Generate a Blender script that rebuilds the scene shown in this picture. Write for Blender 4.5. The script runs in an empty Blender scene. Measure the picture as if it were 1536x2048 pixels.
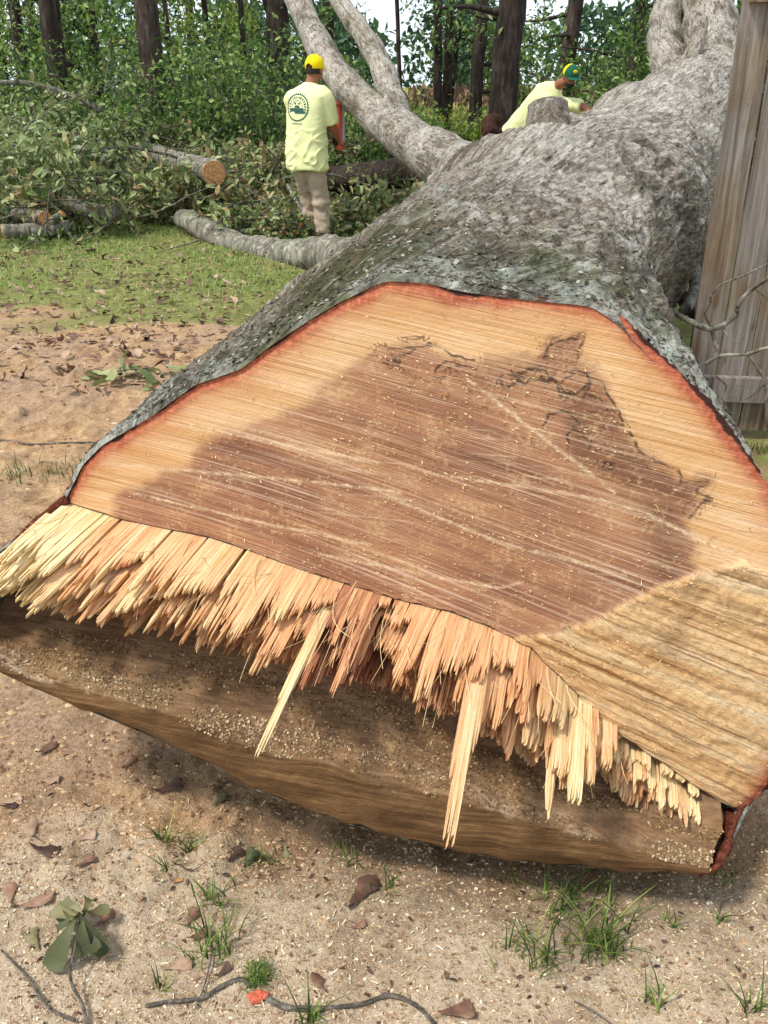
import bpy, math, random
import numpy as np
from mathutils import Vector, Matrix

# ------------------------------------------------------------------ camera, sky, sun, exposure
scene = bpy.context.scene
FPX, PITCH, CAM_H = 1788.0, math.radians(25.8), 1.57      # focal length in pixels of a 1536 x 2048 frame
cam_data = bpy.data.cameras.new('camera')
cam_data.sensor_fit = 'VERTICAL'
cam_data.sensor_height = 36.0
cam_data.lens = FPX / 2048 * 36.0
cam_data.clip_start = 0.05
cam_data.clip_end = 2000
camera = bpy.data.objects.new('camera', cam_data)
scene.collection.objects.link(camera)
camera.location = (0, 0, CAM_H)
camera.rotation_euler = (math.radians(90) - PITCH, 0, 0)
scene.camera = camera

SUN_EL, SUN_AZ = math.radians(58), math.radians(-118)     # azimuth from +Y (view direction) towards +X
world = bpy.data.worlds.new('World')
scene.world = world
world.use_nodes = True
wn = world.node_tree
wn.nodes.clear()
w_out = wn.nodes.new('ShaderNodeOutputWorld')
sky_tex = wn.nodes.new('ShaderNodeTexSky')
sky_tex.sky_type = 'NISHITA'
sky_tex.sun_disc = False
sky_tex.sun_elevation = SUN_EL
sky_tex.sun_rotation = SUN_AZ
bg_sky = wn.nodes.new('ShaderNodeBackground')
bg_sky.inputs['Strength'].default_value = 0.10
wn.links.new(sky_tex.outputs[0], bg_sky.inputs['Color'])
bg_cloud = wn.nodes.new('ShaderNodeBackground')           # thin even cloud deck over the blue
bg_cloud.inputs['Color'].default_value = (0.80, 0.90, 1.0, 1)
bg_cloud.inputs['Strength'].default_value = 0.86
w_mix = wn.nodes.new('ShaderNodeMixShader')
w_mix.inputs[0].default_value = 0.72
wn.links.new(bg_sky.outputs[0], w_mix.inputs[1])
wn.links.new(bg_cloud.outputs[0], w_mix.inputs[2])
wn.links.new(w_mix.outputs[0], w_out.inputs['Surface'])

sun_data = bpy.data.lights.new('sun', 'SUN')
sun_data.energy = 2.3
sun_data.angle = math.radians(9)
sun_data.color = (1.0, 0.95, 0.87)
sun = bpy.data.objects.new('sun', sun_data)
scene.collection.objects.link(sun)
sun_dir = Vector((math.sin(SUN_AZ) * math.cos(SUN_EL), math.cos(SUN_AZ) * math.cos(SUN_EL), math.sin(SUN_EL)))
sun.rotation_euler = sun_dir.to_track_quat('Z', 'Y').to_euler()

vs = scene.view_settings
vs.view_transform = 'Standard'
vs.look = 'None'
vs.gamma = 1.0
vs.use_curve_mapping = False
vs.exposure = 0.8
scene.cycles.max_bounces = 6
scene.cycles.transparent_max_bounces = 6

# ------------------------------------------------------------------ helpers
rng = np.random.default_rng(7)
random.seed(7)
C = scene.collection

def ray(x, y):
    X, Y = x - 768.0, 1024.0 - y
    c, s = math.cos(PITCH), math.sin(PITCH)
    return np.array([X, FPX * c + Y * s, Y * c - FPX * s])
def at(x, y, Y):
    """point seen at photo pixel (x, y) standing Y metres ahead of the camera"""
    d = ray(x, y); t = Y / d[1]
    return np.array([d[0] * t, Y, CAM_H + d[2] * t])
def gp(x, y, z=0.0):
    """point of height z seen at photo pixel (x, y)"""
    d = ray(x, y); t = (z - CAM_H) / d[2]
    return np.array([d[0] * t, d[1] * t, z])

def smooth(a, b, x):
    t = np.clip((x - a) / (b - a), 0, 1)
    return t * t * (3 - 2 * t)

def _hash(ix, iy, iz, seed):
    h = (ix * 374761393 + iy * 668265263 + iz * 1442695041 + seed * 974711) & 0xFFFFFFFF
    h = ((h ^ (h >> 13)) * 1274126177) & 0xFFFFFFFF
    h = ((h ^ (h >> 16)) * 2246822519) & 0xFFFFFFFF
    return ((h ^ (h >> 15)) & 0xFFFFFF) / float(0xFFFFFF) * 2 - 1
def vnoise(P, seed=0):
    P = np.asarray(P, float)
    I = np.floor(P).astype(np.int64); f = P - I; u = f * f * (3 - 2 * f)
    r = 0
    for dx in (0, 1):
        for dy in (0, 1):
            for dz in (0, 1):
                w = (u[:, 0] if dx else 1 - u[:, 0]) * (u[:, 1] if dy else 1 - u[:, 1]) * (u[:, 2] if dz else 1 - u[:, 2])
                r = r + w * _hash(I[:, 0] + dx, I[:, 1] + dy, I[:, 2] + dz, seed)
    return r
def fbm(P, octaves=4, seed=0, gain=0.5):
    P = np.asarray(P, float); a = 1.0; r = 0; n = 0
    for o in range(octaves):
        r = r + a * vnoise(P * (2.03 ** o) + 17.3 * o, seed + o); n += a; a *= gain
    return r / n

def link(o, parent=None):
    C.objects.link(o)
    if parent is not None:
        o.parent = parent
    return o
def tag(o, label=None, cat=None, group=None, kind=None):
    if label: o['label'] = label
    if cat: o['category'] = cat
    if group: o['group'] = group
    if kind: o['kind'] = kind
    return o
def thing(name, label, cat, loc=(0, 0, 0), group=None):
    o = bpy.data.objects.new(name, None)
    o.empty_display_size = 0.1
    o.location = Vector([float(v) for v in loc])
    link(o)
    return tag(o, label, cat, group)

class MB:
    """collects vertices, faces and per-vertex attributes and links them as ONE mesh object"""
    def __init__(s): s.V = []; s.F = []; s.A = {}; s.n = 0
    def add(s, V, F, **attrs):
        V = np.asarray(V, float).reshape(-1, 3)
        for f in (F if isinstance(F, (list, tuple)) else [F]):
            f = np.asarray(f, int)
            if len(f): s.F.append(f + s.n)
        for k, v in attrs.items():
            v = np.asarray(v, float)
            if v.ndim == 0: v = np.full(len(V), float(v))
            s.A.setdefault(k, []).append((s.n, v))
        s.V.append(V); s.n += len(V)
        return s
    def mesh(s, name, off=None, smooth_shade=True):
        V = np.concatenate(s.V)
        if off is not None: V = V - np.asarray(off, float)
        me = bpy.data.meshes.new(name)
        me.vertices.add(len(V)); me.vertices.foreach_set('co', V.astype(np.float32).ravel())
        loops = np.concatenate([f.ravel() for f in s.F])
        tot = np.concatenate([np.full(len(f), f.shape[1], int) for f in s.F])
        start = np.concatenate([[0], np.cumsum(tot)[:-1]])
        me.loops.add(len(loops)); me.loops.foreach_set('vertex_index', loops.astype(np.int32))
        me.polygons.add(len(tot)); me.polygons.foreach_set('loop_start', start.astype(np.int32))
        me.update(calc_edges=True)
        me.polygons.foreach_set('use_smooth', np.full(len(tot), smooth_shade))
        for k, lst in s.A.items():
            vec = lst[0][1].ndim == 2
            buf = np.zeros((len(V), 3) if vec else len(V), np.float32)
            for n0, v in lst: buf[n0:n0 + len(v)] = v
            at_ = me.attributes.new(k, 'FLOAT_VECTOR' if vec else 'FLOAT', 'POINT')
            at_.data.foreach_set('vector' if vec else 'value', buf.ravel())
        return me
    def build(s, name, mat, parent=None, smooth_shade=True):
        off = np.array(parent_origin(parent)) if parent is not None else None
        me = s.mesh(name, off, smooth_shade)
        me.materials.append(mat)
        return link(bpy.data.objects.new(name, me), parent)
def parent_origin(p):
    v = Vector((0, 0, 0))
    while p is not None:
        v = v + p.location; p = p.parent
    return v

def grid_faces(nr, nc, wrap=False):
    i = np.arange(nr - 1)[:, None]; j = np.arange(nc if wrap else nc - 1)[None, :]
    j2 = (j + 1) % nc
    return np.stack([i * nc + j, i * nc + j2, (i + 1) * nc + j2, (i + 1) * nc + j], -1).reshape(-1, 4)

def catmull(keys, n):
    """smooth path through keys (rows), n samples"""
    K = np.asarray(keys, float)
    K = np.vstack([2 * K[0] - K[1], K, 2 * K[-1] - K[-2]])
    t = np.linspace(0, len(K) - 3 - 1e-9, n); i = t.astype(int); f = (t - i)[:, None]
    a, b, c, d = K[i], K[i + 1], K[i + 2], K[i + 3]
    return 0.5 * (2 * b + (c - a) * f + (2 * a - 5 * b + 4 * c - d) * f ** 2 + (3 * b - a - 3 * c + d) * f ** 3)

def frames(P):
    P = np.asarray(P, float)
    T = np.gradient(P, axis=0); T /= np.linalg.norm(T, axis=1)[:, None] + 1e-9
    ref = np.array([0, 0, 1.0]) if abs(T[:, 2]).mean() < 0.8 else np.array([1.0, 0, 0])
    N = np.cross(T, ref); N /= np.linalg.norm(N, axis=1)[:, None] + 1e-9
    B = np.cross(N, T)
    return T, N, B

def tube(P, R, n=8, rough=0.0, freq=6.0, seed=0, cap=True, flat=1.0):
    P = np.asarray(P, float); R = np.broadcast_to(np.asarray(R, float), (len(P),))
    T, N, B = frames(P)
    th = np.linspace(0, 2 * np.pi, n, endpoint=False)
    D = N[:, None] * np.cos(th)[None, :, None] + B[:, None] * (np.sin(th)[None, :, None] * flat)
    V = (P[:, None] + D * R[:, None, None]).reshape(-1, 3)
    if rough:
        d = fbm(V * freq, 3, seed)
        V = V + D.reshape(-1, 3) * (d * rough * np.repeat(R, n))[:, None]
    F = [grid_faces(len(P), n, True)[:, ::-1]]
    if cap:
        k = len(V); V = np.vstack([V, P[0], P[-1]]); j = np.arange(n); j2 = (j + 1) % n; b = (len(P) - 1) * n
        F.append(np.stack([j, j2, np.full(n, k)], -1)); F.append(np.stack([b + j2, b + j, np.full(n, k + 1)], -1))
    return V, F

def box(lo, hi):
    x0, y0, z0 = lo; x1, y1, z1 = hi
    V = np.array([[x0, y0, z0], [x1, y0, z0], [x1, y1, z0], [x0, y1, z0], [x0, y0, z1], [x1, y0, z1], [x1, y1, z1], [x0, y1, z1]])
    return V, np.array([[0, 3, 2, 1], [4, 5, 6, 7], [0, 1, 5, 4], [1, 2, 6, 5], [2, 3, 7, 6], [3, 0, 4, 7]])

def unit(v): return v / (np.linalg.norm(v, axis=-1, keepdims=True) + 1e-9)
# leaf shapes: x along the midrib, y across, z lifted
LEAF4 = (np.array([[0, 0, 0], [.55, .24, .05], [1, 0, -.05], [.55, -.24, .05]]), np.array([[0, 2, 1], [0, 3, 2]]))
_lx = [0, .16, .36, .58, .78, .93, 1.0]; _lw = [.015, .05, .085, .14, .215, .20, .03]
_v = []; _f = []
for _i, (_x, _w) in enumerate(zip(_lx, _lw)):
    _dz = -.22 * _x * _x
    _v += [[_x, _w, .06 * math.sin(_i * 2.1) + .05 + _dz], [_x, 0, _dz], [_x, -_w, .06 * math.cos(_i * 1.7) + .05 + _dz]]
for _i in range(6):
    a_ = _i * 3
    _f += [[a_, a_ + 1, a_ + 4, a_ + 3], [a_ + 1, a_ + 2, a_ + 5, a_ + 4]]
LEAF_OAK = (np.array(_v), np.array(_f))
LEAF6 = (np.array([[0, 0, 0], [.4, .2, .07], [.45, 0, 0], [.4, -.2, .07], [.85, .2, .0], [.8, -.18, .0], [1, 0, -.12]]),
         np.array([[0, 2, 1], [0, 3, 2], [2, 6, 4], [1, 2, 4], [2, 5, 6], [3, 5, 2]]))
def leaves(P, X, size, tmpl=LEAF4, flat=0.0, tint=None):
    """many leaves at points P along directions X -> V, F, tint"""
    n = len(P); X = unit(X)
    Z = rng.normal(size=(n, 3)) * (1 - flat) + np.array([0, 0, 1.0]) * (0.4 + 3 * flat)
    Z = unit(Z - X * (Z * X).sum(1)[:, None]); Y = np.cross(Z, X)
    T, F0 = tmpl
    S = np.broadcast_to(size, (n,))
    V = P[:, None] + S[:, None, None] * (T[None, :, 0, None] * X[:, None] + T[None, :, 1, None] * Y[:, None] + T[None, :, 2, None] * Z[:, None])
    F = (F0[None] + (np.arange(n) * len(T))[:, None, None]).reshape(-1, F0.shape[1])
    if tint is None: tint = rng.random(n)
    return V.reshape(-1, 3), F, np.repeat(tint, len(T))

def pdist(P, poly):
    """distance of 2-D points to an open polyline"""
    poly = np.asarray(poly, float); d = np.full(len(P), 1e9)
    for a, b in zip(poly[:-1], poly[1:]):
        ab = b - a; t = np.clip(((P - a) @ ab) / (ab @ ab + 1e-12), 0, 1)
        d = np.minimum(d, np.linalg.norm(P - (a + t[:, None] * ab), axis=1))
    return d
def inside(P, poly):
    poly = np.asarray(poly, float); r = np.zeros(len(P), bool)
    for a, b in zip(poly, np.roll(poly, -1, 0)):
        c = ((a[1] > P[:, 1]) != (b[1] > P[:, 1])) & (P[:, 0] < (b[0] - a[0]) * (P[:, 1] - a[1]) / (b[1] - a[1] + 1e-12) + a[0])
        r ^= c
    return r
def resample(poly, n):
    poly = np.asarray(poly, float)
    d = np.concatenate([[0], np.cumsum(np.linalg.norm(np.diff(poly, axis=0), axis=1))])
    t = np.linspace(0, d[-1], n)
    return np.stack([np.interp(t, d, poly[:, k]) for k in range(poly.shape[1])], -1)

# ------------------------------------------------------------------ material helper
def col(h):
    h = h.lstrip('#'); v = [int(h[i:i + 2], 16) / 255 for i in (0, 2, 4)]
    return tuple([(x / 12.92 if x <= .04045 else ((x + .055) / 1.055) ** 2.4) for x in v] + [1.0])
class Sh:
    def __init__(s, name, rough=0.8, spec=0.3):
        s.m = bpy.data.materials.new(name); s.m.use_nodes = True
        s.t = s.m.node_tree; s.b = s.t.nodes['Principled BSDF']
        s.b.inputs['Roughness'].default_value = rough
        s.b.inputs['Specular IOR Level'].default_value = spec
        s._tc = None
    def node(s, t, ins=None, **props):
        n = s.t.nodes.new('ShaderNode' + t)
        for k, v in props.items(): setattr(n, k, v)
        for k, v in (ins or {}).items(): s.set(n.inputs[k], v)
        return n
    def set(s, inp, v):
        if isinstance(v, bpy.types.NodeSocket): s.t.links.new(v, inp)
        elif isinstance(v, str): inp.default_value = col(v)
        elif inp.type == 'RGBA' and not hasattr(v, '__len__'): inp.default_value = (v, v, v, 1)
        else: inp.default_value = v
    def obj(s):
        if s._tc is None: s._tc = s.node('TexCoord')
        return s._tc.outputs['Object']
    def geo(s): return s.node('NewGeometry').outputs['Position']
    def attr(s, name, out='Fac'): return s.node('Attribute', attribute_name=name).outputs[out]
    def map(s, v, scale=(1, 1, 1), rot=(0, 0, 0)): return s.node('Mapping', {'Vector': v, 'Scale': scale, 'Rotation': rot}).outputs[0]
    def noise(s, v, scale, detail=4, rough=.6, dist=0.0):
        return s.node('TexNoise', {'Vector': v, 'Scale': scale, 'Detail': detail, 'Roughness': rough, 'Distortion': dist}).outputs[0]
    def voro(s, v, scale, feature='F1', out='Distance'):
        return s.node('TexVoronoi', {'Vector': v, 'Scale': scale}, feature=feature).outputs[out]
    def ramp(s, f, stops, interp='LINEAR'):
        n = s.node('ValToRGB', {'Fac': f}); cr = n.color_ramp; cr.interpolation = interp
        while len(cr.elements) < len(stops): cr.elements.new(0.5)
        for e, (p, c) in zip(cr.elements, stops):
            e.position = p; e.color = col(c) if isinstance(c, str) else (c, c, c, 1)
        return n.outputs[0]
    def mix(s, f, a, b, mode='MIX'):
        n = s.node('Mix', data_type='RGBA', blend_type=mode)
        s.set(n.inputs[0], f); s.set(n.inputs[6], a); s.set(n.inputs[7], b)
        return n.outputs[2]
    def math(s, op, a, b=0.0, clamp=False):
        n = s.node('Math', operation=op, use_clamp=clamp); s.set(n.inputs[0], a); s.set(n.inputs[1], b)
        return n.outputs[0]
    def step(s, x, a, b):
        n = s.node('MapRange', {'Value': x, 'From Min': a, 'From Max': b}, interpolation_type='SMOOTHSTEP'); return n.outputs[0]
    def bump(s, h, strength=.5, dist=.01, normal=None):
        ins = {'Height': h, 'Strength': strength, 'Distance': dist}
        if normal is not None: ins['Normal'] = normal
        return s.node('Bump', ins).outputs[0]
    def done(s, color=None, normal=None, rough=None):
        if color is not None: s.set(s.b.inputs['Base Color'], color)
        if normal is not None: s.set(s.b.inputs['Normal'], normal)
        if rough is not None: s.set(s.b.inputs['Roughness'], rough)
        return s.m
def plain(name, c, rough=.8, spec=.3, var=0.12, scale=30.0, bump=0.0):
    s = Sh(name, rough, spec)
    n = s.noise(s.obj(), scale, 5, .65)
    c0 = s.mix(s.math('MULTIPLY', s.step(n, .35, .7), 1.0), tuple([x * (1 - var) for x in col(c)[:3]] + [1]), tuple([min(1, x * (1 + var)) for x in col(c)[:3]] + [1]))
    return s.done(c0, s.bump(n, bump, .01) if bump else None)
def leaf_mat(name, stops, trans=0.3, rough=.45, mott=25):
    s = Sh(name, rough, .35)
    t = s.attr('tint')
    n = s.noise(s.geo(), mott, 5, .7)
    c = s.ramp(s.math('ADD', s.math('MULTIPLY', n, .5), s.math('SUBTRACT', t, .25)), stops)
    s.set(s.b.inputs['Base Color'], c)
    tr = s.node('BsdfTranslucent', {'Color': c})
    mx = s.node('MixShader', {0: trans})
    out = s.t.nodes['Material Output']
    s.t.links.new(s.b.outputs[0], mx.inputs[1]); s.t.links.new(tr.outputs[0], mx.inputs[2])
    s.t.links.new(mx.outputs[0], out.inputs['Surface'])
    return s.m
# ------------------------------------------------------------------ log frame: s towards the viewer, u to the right, w up
AZ = math.atan2(450, 1991)
AX = np.array([math.sin(AZ), math.cos(AZ), 0.0]); UX = np.array([math.cos(AZ), -math.sin(AZ), 0.0]); ZX = np.array([0, 0, 1.0])
D0 = 1.60
def L2W(u, w, s):
    u, w, s = np.broadcast_arrays(np.asarray(u, float), np.asarray(w, float), np.asarray(s, float))
    return AX * (D0 - s)[..., None] + UX * u[..., None] + ZX * w[..., None]
def uw(x, y, s=0.0):
    d = ray(x, y); t = (D0 - s) / d.dot(AX); p = d * t
    return np.array([p.dot(UX), CAM_H + p[2]])
def uwl(pts, s=0.0):
    return np.array([uw(x, y, s if np.isscalar(s) else s[i]) for i, (x, y) in enumerate(pts)])

FACE_PX = [(130, 1003), (165, 930), (205, 890), (300, 835), (390, 770), (480, 740), (545, 690), (620, 640), (680, 605), (770, 562), (850, 565),
           (920, 580), (1000, 590), (1100, 597), (1190, 603), (1250, 640), (1300, 690), (1360, 745), (1420, 800), (1470, 870), (1510, 930),
           (1536, 970), (1600, 1100), (1625, 1300), (1590, 1480), (1535, 1575), (1490, 1615)]
HINGE_PX = [(1490, 1615), (1440, 1600), (1340, 1530), (1220, 1450), (1130, 1360), (1060, 1290), (960, 1245), (900, 1222), (800, 1200), (640, 1150),
            (500, 1100), (420, 1075), (250, 1040), (130, 1003)]
UPPER_PX = [(-60, 1200), (0, 1225), (130, 1262), (300, 1287), (500, 1325), (650, 1355), (750, 1380), (850, 1430), (960, 1490), (1100, 1560), (1200, 1590), (1300, 1622), (1445, 1660)]
MID_PX = [(-70, 1290), (0, 1322), (60, 1352), (300, 1418), (420, 1460), (560, 1510), (780, 1560), (900, 1590), (1100, 1650), (1250, 1692), (1420, 1733)]
LIP_PX = [(-60, 1312), (0, 1345), (50, 1368), (130, 1402), (300, 1472), (430, 1532), (560, 1598), (700, 1648), (850, 1688), (1000, 1718), (1200, 1737), (1412, 1746)]
S_UP = .07
face_o = uwl(FACE_PX); hinge_o = uwl(HINGE_PX)
upper_o = uwl(UPPER_PX, S_UP)
mid_s = np.interp([p[0] for p in MID_PX], [0, 900, 1420], [.22, .24, .17]); mid_o = uwl(MID_PX, mid_s)
lip_s = np.interp([p[0] for p in LIP_PX], [0, 700, 1420], [.20, .22, .165]); lip_o = uwl(LIP_PX, lip_s)

# ------------------------------------------------------------------ wood and bark materials
def make_bark():
    s = Sh('oak_bark', .92, .15)
    g = s.geo(); t = s.attr('bk', 'Vector')
    n1 = s.noise(s.map(t, (4.5, 22, 1)), 3.0, 7, .7, 1.2)
    n2 = s.noise(s.map(t, (3, 8, 1)), 1.6, 5, .65, .8)
    nb = s.noise(g, 1.7, 4, .6); nm = s.noise(g, 7, 6, .7, .5); nf = s.noise(g, 60, 6, .8); nv = s.noise(g, 3.1, 5, .65)
    base = s.ramp(s.math('ADD', s.math('MULTIPLY', n1, .65), s.math('MULTIPLY', nf, .4)), [(.33, '#2f2a21'), (.46, '#5f5646'), (.56, '#8c8371'), (.69, '#bcb3a1')])
    brown = s.ramp(nf, [(.3, '#4c3c31'), (.52, '#836d5e'), (.72, '#b89d8a')])
    base = s.mix(s.math('MULTIPLY', s.step(s.math('ADD', nv, s.math('MULTIPLY', n1, .3)), .62, .8), .65), base, brown)
    worn = s.attr('worn')
    pale = s.ramp(s.math('ADD', s.math('MULTIPLY', nf, .55), s.math('MULTIPLY', n1, .5)), [(.36, '#574e45'), (.47, '#8f857a'), (.56, '#bdb4a8'), (.7, '#e2dcd1')])
    wm = s.step(s.math('ADD', s.math('ADD', s.math('MULTIPLY', n2, .8), s.math('MULTIPLY', nm, .5)), s.math('MULTIPLY', worn, .26)), .62, .98)
    base = s.mix(s.math('MULTIPLY', wm, .9), base, pale)
    # lichen crust: grey-white scabs, some of them mint
    lsum = s.math('ADD', s.math('ADD', s.math('MULTIPLY', nm, .7), s.math('MULTIPLY', nf, .45)), s.math('MULTIPLY', s.attr('lich'), .14))
    lf = s.math('MULTIPLY', s.step(lsum, .62, .72), s.step(s.math('ADD', nb, s.math('MULTIPLY', s.attr('lich'), .12)), .4, .52))
    lcol = s.ramp(nf, [(.32, '#84857a'), (.5, '#b6b7aa'), (.66, '#dcdcd0')])
    mcol = s.ramp(nf, [(.32, '#858f80'), (.5, '#b0b9a8'), (.66, '#d0d6c8')])
    lcol = s.mix(s.step(s.noise(g, 4.2, 4), .5, .6), lcol, mcol)
    base = s.mix(s.math('MULTIPLY', lf, .85), base, lcol)
    mf = s.step(s.math('ADD', s.math('ADD', s.math('MULTIPLY', s.noise(g, 3.6, 6, .7), .75), s.math('MULTIPLY', nf, .3)), s.math('MULTIPLY', s.attr('mossy'), .2)), .6, .72)
    base = s.mix(s.math('MULTIPLY', mf, .85), base, s.ramp(nf, [(.3, '#23260f'), (.52, '#4a4d24'), (.72, '#7a7a43')]))
    # weather-dark and bleached patches
    pt = s.math('ADD', s.math('MULTIPLY', s.noise(s.map(t, (1.5, 2.6, 1)), 1.4, 5, .65, .6), .65), s.math('MULTIPLY', nm, .35))
    base = s.mix(s.math('MULTIPLY', s.step(pt, .51, .38), .65), base, s.ramp(s.math('ADD', s.math('MULTIPLY', nf, .6), s.math('MULTIPLY', n1, .4)), [(.36, '#1f1c17'), (.5, '#3f392f'), (.66, '#6f675a')]))
    base = s.mix(s.math('MULTIPLY', s.step(pt, .53, .64), .7), base, s.ramp(s.math('ADD', s.math('MULTIPLY', nf, .6), s.math('MULTIPLY', n1, .4)), [(.36, '#7a7166'), (.5, '#c4bcb0'), (.66, '#efeae0')]))
    n3 = s.noise(s.map(t, (1.3, 8, 1)), 2.0, 5, .6, 1.5)
    base = s.mix(s.math('MULTIPLY', s.step(n3, .48, .36), .6), base, s.ramp(nf, [(.3, '#2e271f'), (.52, '#5c5042'), (.72, '#8a7c6b')]))
    base = s.mix(s.math('MULTIPLY', s.step(n3, .58, .68), .45), base, s.ramp(nf, [(.3, '#8f877b'), (.52, '#cfc8bc'), (.72, '#f0ece3')]))
    # dark fissures run through everything
    base = s.mix(s.math('MULTIPLY', s.step(n1, .455, .35), .75), base, '#211d18')
    h = s.math('ADD', s.math('MULTIPLY', n1, 1.0), s.math('ADD', s.math('MULTIPLY', nf, .6), s.math('MULTIPLY', lf, .2)))
    return s.done(base, s.bump(h, 1.0, .012))
BARK = make_bark()

def make_face_mat():
    s = Sh('sawn_oak_face', .72, .25)
    p = s.attr('uw', 'Vector')
    fan = s.attr('fan', 'Vector')                 # (along the saw marks, across them)
    rim = s.attr('rim'); heart = s.attr('heart'); rough = s.attr('rough'); zone = s.attr('zone'); rayd = s.attr('rayd'); rings = s.attr('ringr')
    n_mid = s.noise(p, 14, 5, .65); n_f = s.noise(p, 90, 4, .7); n_lo = s.noise(p, 3.5, 4, .55)
    marks = s.noise(s.map(fan, (1.1, 130, 1)), 1.0, 4, .7)
    marks2 = s.noise(s.map(fan, (5, 330, 1)), 1.0, 3, .7)
    broad = s.noise(s.map(fan, (.9, 26, 1)), 1.0, 4, .65)
    # sapwood
    sap = s.ramp(s.math('ADD', s.math('MULTIPLY', n_lo, .45), s.math('MULTIPLY', broad, .6)), [(.3, '#c29058'), (.48, '#d9ac77'), (.62, '#e6c092'), (.78, '#f0d6b0')])
    ringw = s.node('TexWave', {'Vector': s.node('CombineXYZ', {0: s.math('ADD', rings, s.math('MULTIPLY', n_lo, .05))}).outputs[0], 'Scale': 34.0, 'Distortion': 2.0, 'Detail': 2.0}, bands_direction='X').outputs[1]
    sap = s.mix(s.math('MULTIPLY', ringw, .16), sap, '#b5733c', 'MIX')
    # heartwood
    hw = s.ramp(s.math('ADD', s.math('MULTIPLY', n_lo, .6), s.math('MULTIPLY', broad, .5)), [(.35, '#6c4634'), (.48, '#976a51'), (.6, '#b48361'), (.74, '#d0a67a')])
    hw = s.mix(s.math('MULTIPLY', ringw, .3), hw, '#6f412c')
    hd = s.math('ADD', heart, s.math('ADD', s.math('MULTIPLY', s.math('SUBTRACT', n_mid, .5), .07), s.math('MULTIPLY', s.math('SUBTRACT', s.math('ADD', s.math('MULTIPLY', broad, .5), s.math('MULTIPLY', marks, .5)), .5), .07)))
    c = s.mix(s.step(hd, -.014, .014), sap, hw)
    # darker stain hugging the right-hand heartwood border
    dk = s.math('MULTIPLY', s.step(s.math('ADD', s.attr('stain'), s.math('MULTIPLY', s.math('SUBTRACT', n_mid, .5), 1.8)), .35, 1.0), .45)
    c = s.mix(dk, c, '#5b3d2b')
    # black zone lines
    zl = s.math('MULTIPLY', s.step(s.math('ADD', zone, s.math('MULTIPLY', s.math('SUBTRACT', n_mid, .5), .010)), .0045, .0005), s.step(n_mid, .32, .48))
    c = s.mix(s.math('MULTIPLY', zl, .85), c, '#2c1d15')
    zn = s.noise(p, 8.5, 5, .6, 1.2)
    zl2 = s.math('MULTIPLY', s.step(s.math('ABSOLUTE', s.math('SUBTRACT', zn, .5)), .011, .002), s.step(s.attr('spalt'), .3, .7))
    c = s.mix(s.math('MULTIPLY', zl2, .75), c, '#2c1d15')
    blot = s.math('MULTIPLY', s.step(zn, .54, .62), s.step(s.attr('spalt'), .35, .8))
    c = s.mix(s.math('MULTIPLY', blot, .3), c, '#6a4a34')
    # pale saw marks and dark kerfs
    mk = s.math('MULTIPLY', s.step(marks, .5, .66), s.step(s.noise(s.map(fan, (2.2, 12, 1)), 1.0, 3), .36, .6))
    c = s.mix(s.math('MULTIPLY', mk, .56), c, '#ecd6ba')
    c = s.mix(s.math('MULTIPLY', s.step(marks, .47, .3), .42), c, '#5a3122')
    c = s.mix(s.math('MULTIPLY', s.step(marks2, .54, .7), .55), c, '#e6caa9')
    # a second, steeper set of saw arcs in patches
    arc = s.noise(s.map(p, (3, 150, 1), (0, 0, .62)), 1.0, 4, .7)
    am = s.math('MULTIPLY', s.step(arc, .53, .68), s.step(s.noise(p, 4.2, 3), .5, .62))
    c = s.mix(s.math('MULTIPLY', am, .45), c, '#e6cdae')
    c = s.mix(s.math('MULTIPLY', s.math('MULTIPLY', s.step(arc, .45, .33), s.step(s.noise(p, 4.2, 3), .5, .62)), .35), c, '#5f3a28')
    # sawdust trapped in the rays
    rl = s.math('MULTIPLY', s.step(s.math('ADD', rayd, s.math('MULTIPLY', s.math('SUBTRACT', n_f, .5), .022)), .0065, -.004), s.step(n_mid, .3, .5))
    c = s.mix(s.math('MULTIPLY', rl, .85), c, '#ecd3ae')
    dustf = s.math('MULTIPLY', s.step(s.math('ADD', n_f, s.math('MULTIPLY', n_mid, .8)), .93, 1.1), s.math('ADD', s.math('MULTIPLY', s.step(hd, -.02, .05), .55), s.math('MULTIPLY', rough, .5)), True)
    c = s.mix(s.math('MULTIPLY', dustf, .8), c, '#d9b98c')
    # rough second cut, lower right
    rc = s.ramp(s.math('ADD', s.math('MULTIPLY', broad, .75), s.math('MULTIPLY', n_f, .35)), [(.3, '#b07a48'), (.43, '#dca76c'), (.56, '#efc690'), (.72, '#fae3ba')])
    rc = s.mix(s.math('MULTIPLY', s.step(s.math('ADD', s.attr('rdark'), s.math('MULTIPLY', s.math('SUBTRACT', n_mid, .5), 1.4)), .5, 1.1), .35), rc, '#7d5738')
    fz = s.noise(s.map(fan, (60, 190, 1)), 1.0, 5, .8)
    ln = s.noise(s.map(fan, (1.6, 75, 1)), 1.0, 4, .65)
    rc = s.mix(s.math('MULTIPLY', s.step(ln, .45, .35), .45), rc, '#84572f')
    rc = s.mix(s.math('MULTIPLY', s.step(fz, .5, .34), .5), rc, '#80552f')
    ln = s.noise(s.map(fan, (1.6, 75, 1)), 1.0, 4, .65)
    rc = s.mix(s.math('MULTIPLY', s.step(ln, .45, .35), .45), rc, '#84572f')
    rc = s.mix(s.math('MULTIPLY', s.step(fz, .55, .7), .6), rc, '#efd6a6')
    c = s.mix(rough, c, rc)
    # red inner bark
    rd = s.math('ADD', rim, s.math('ADD', s.math('MULTIPLY', s.math('SUBTRACT', n_mid, .5), .02), s.math('MULTIPLY', s.math('SUBTRACT', s.noise(p, 6, 3), .5), .045)))
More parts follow.
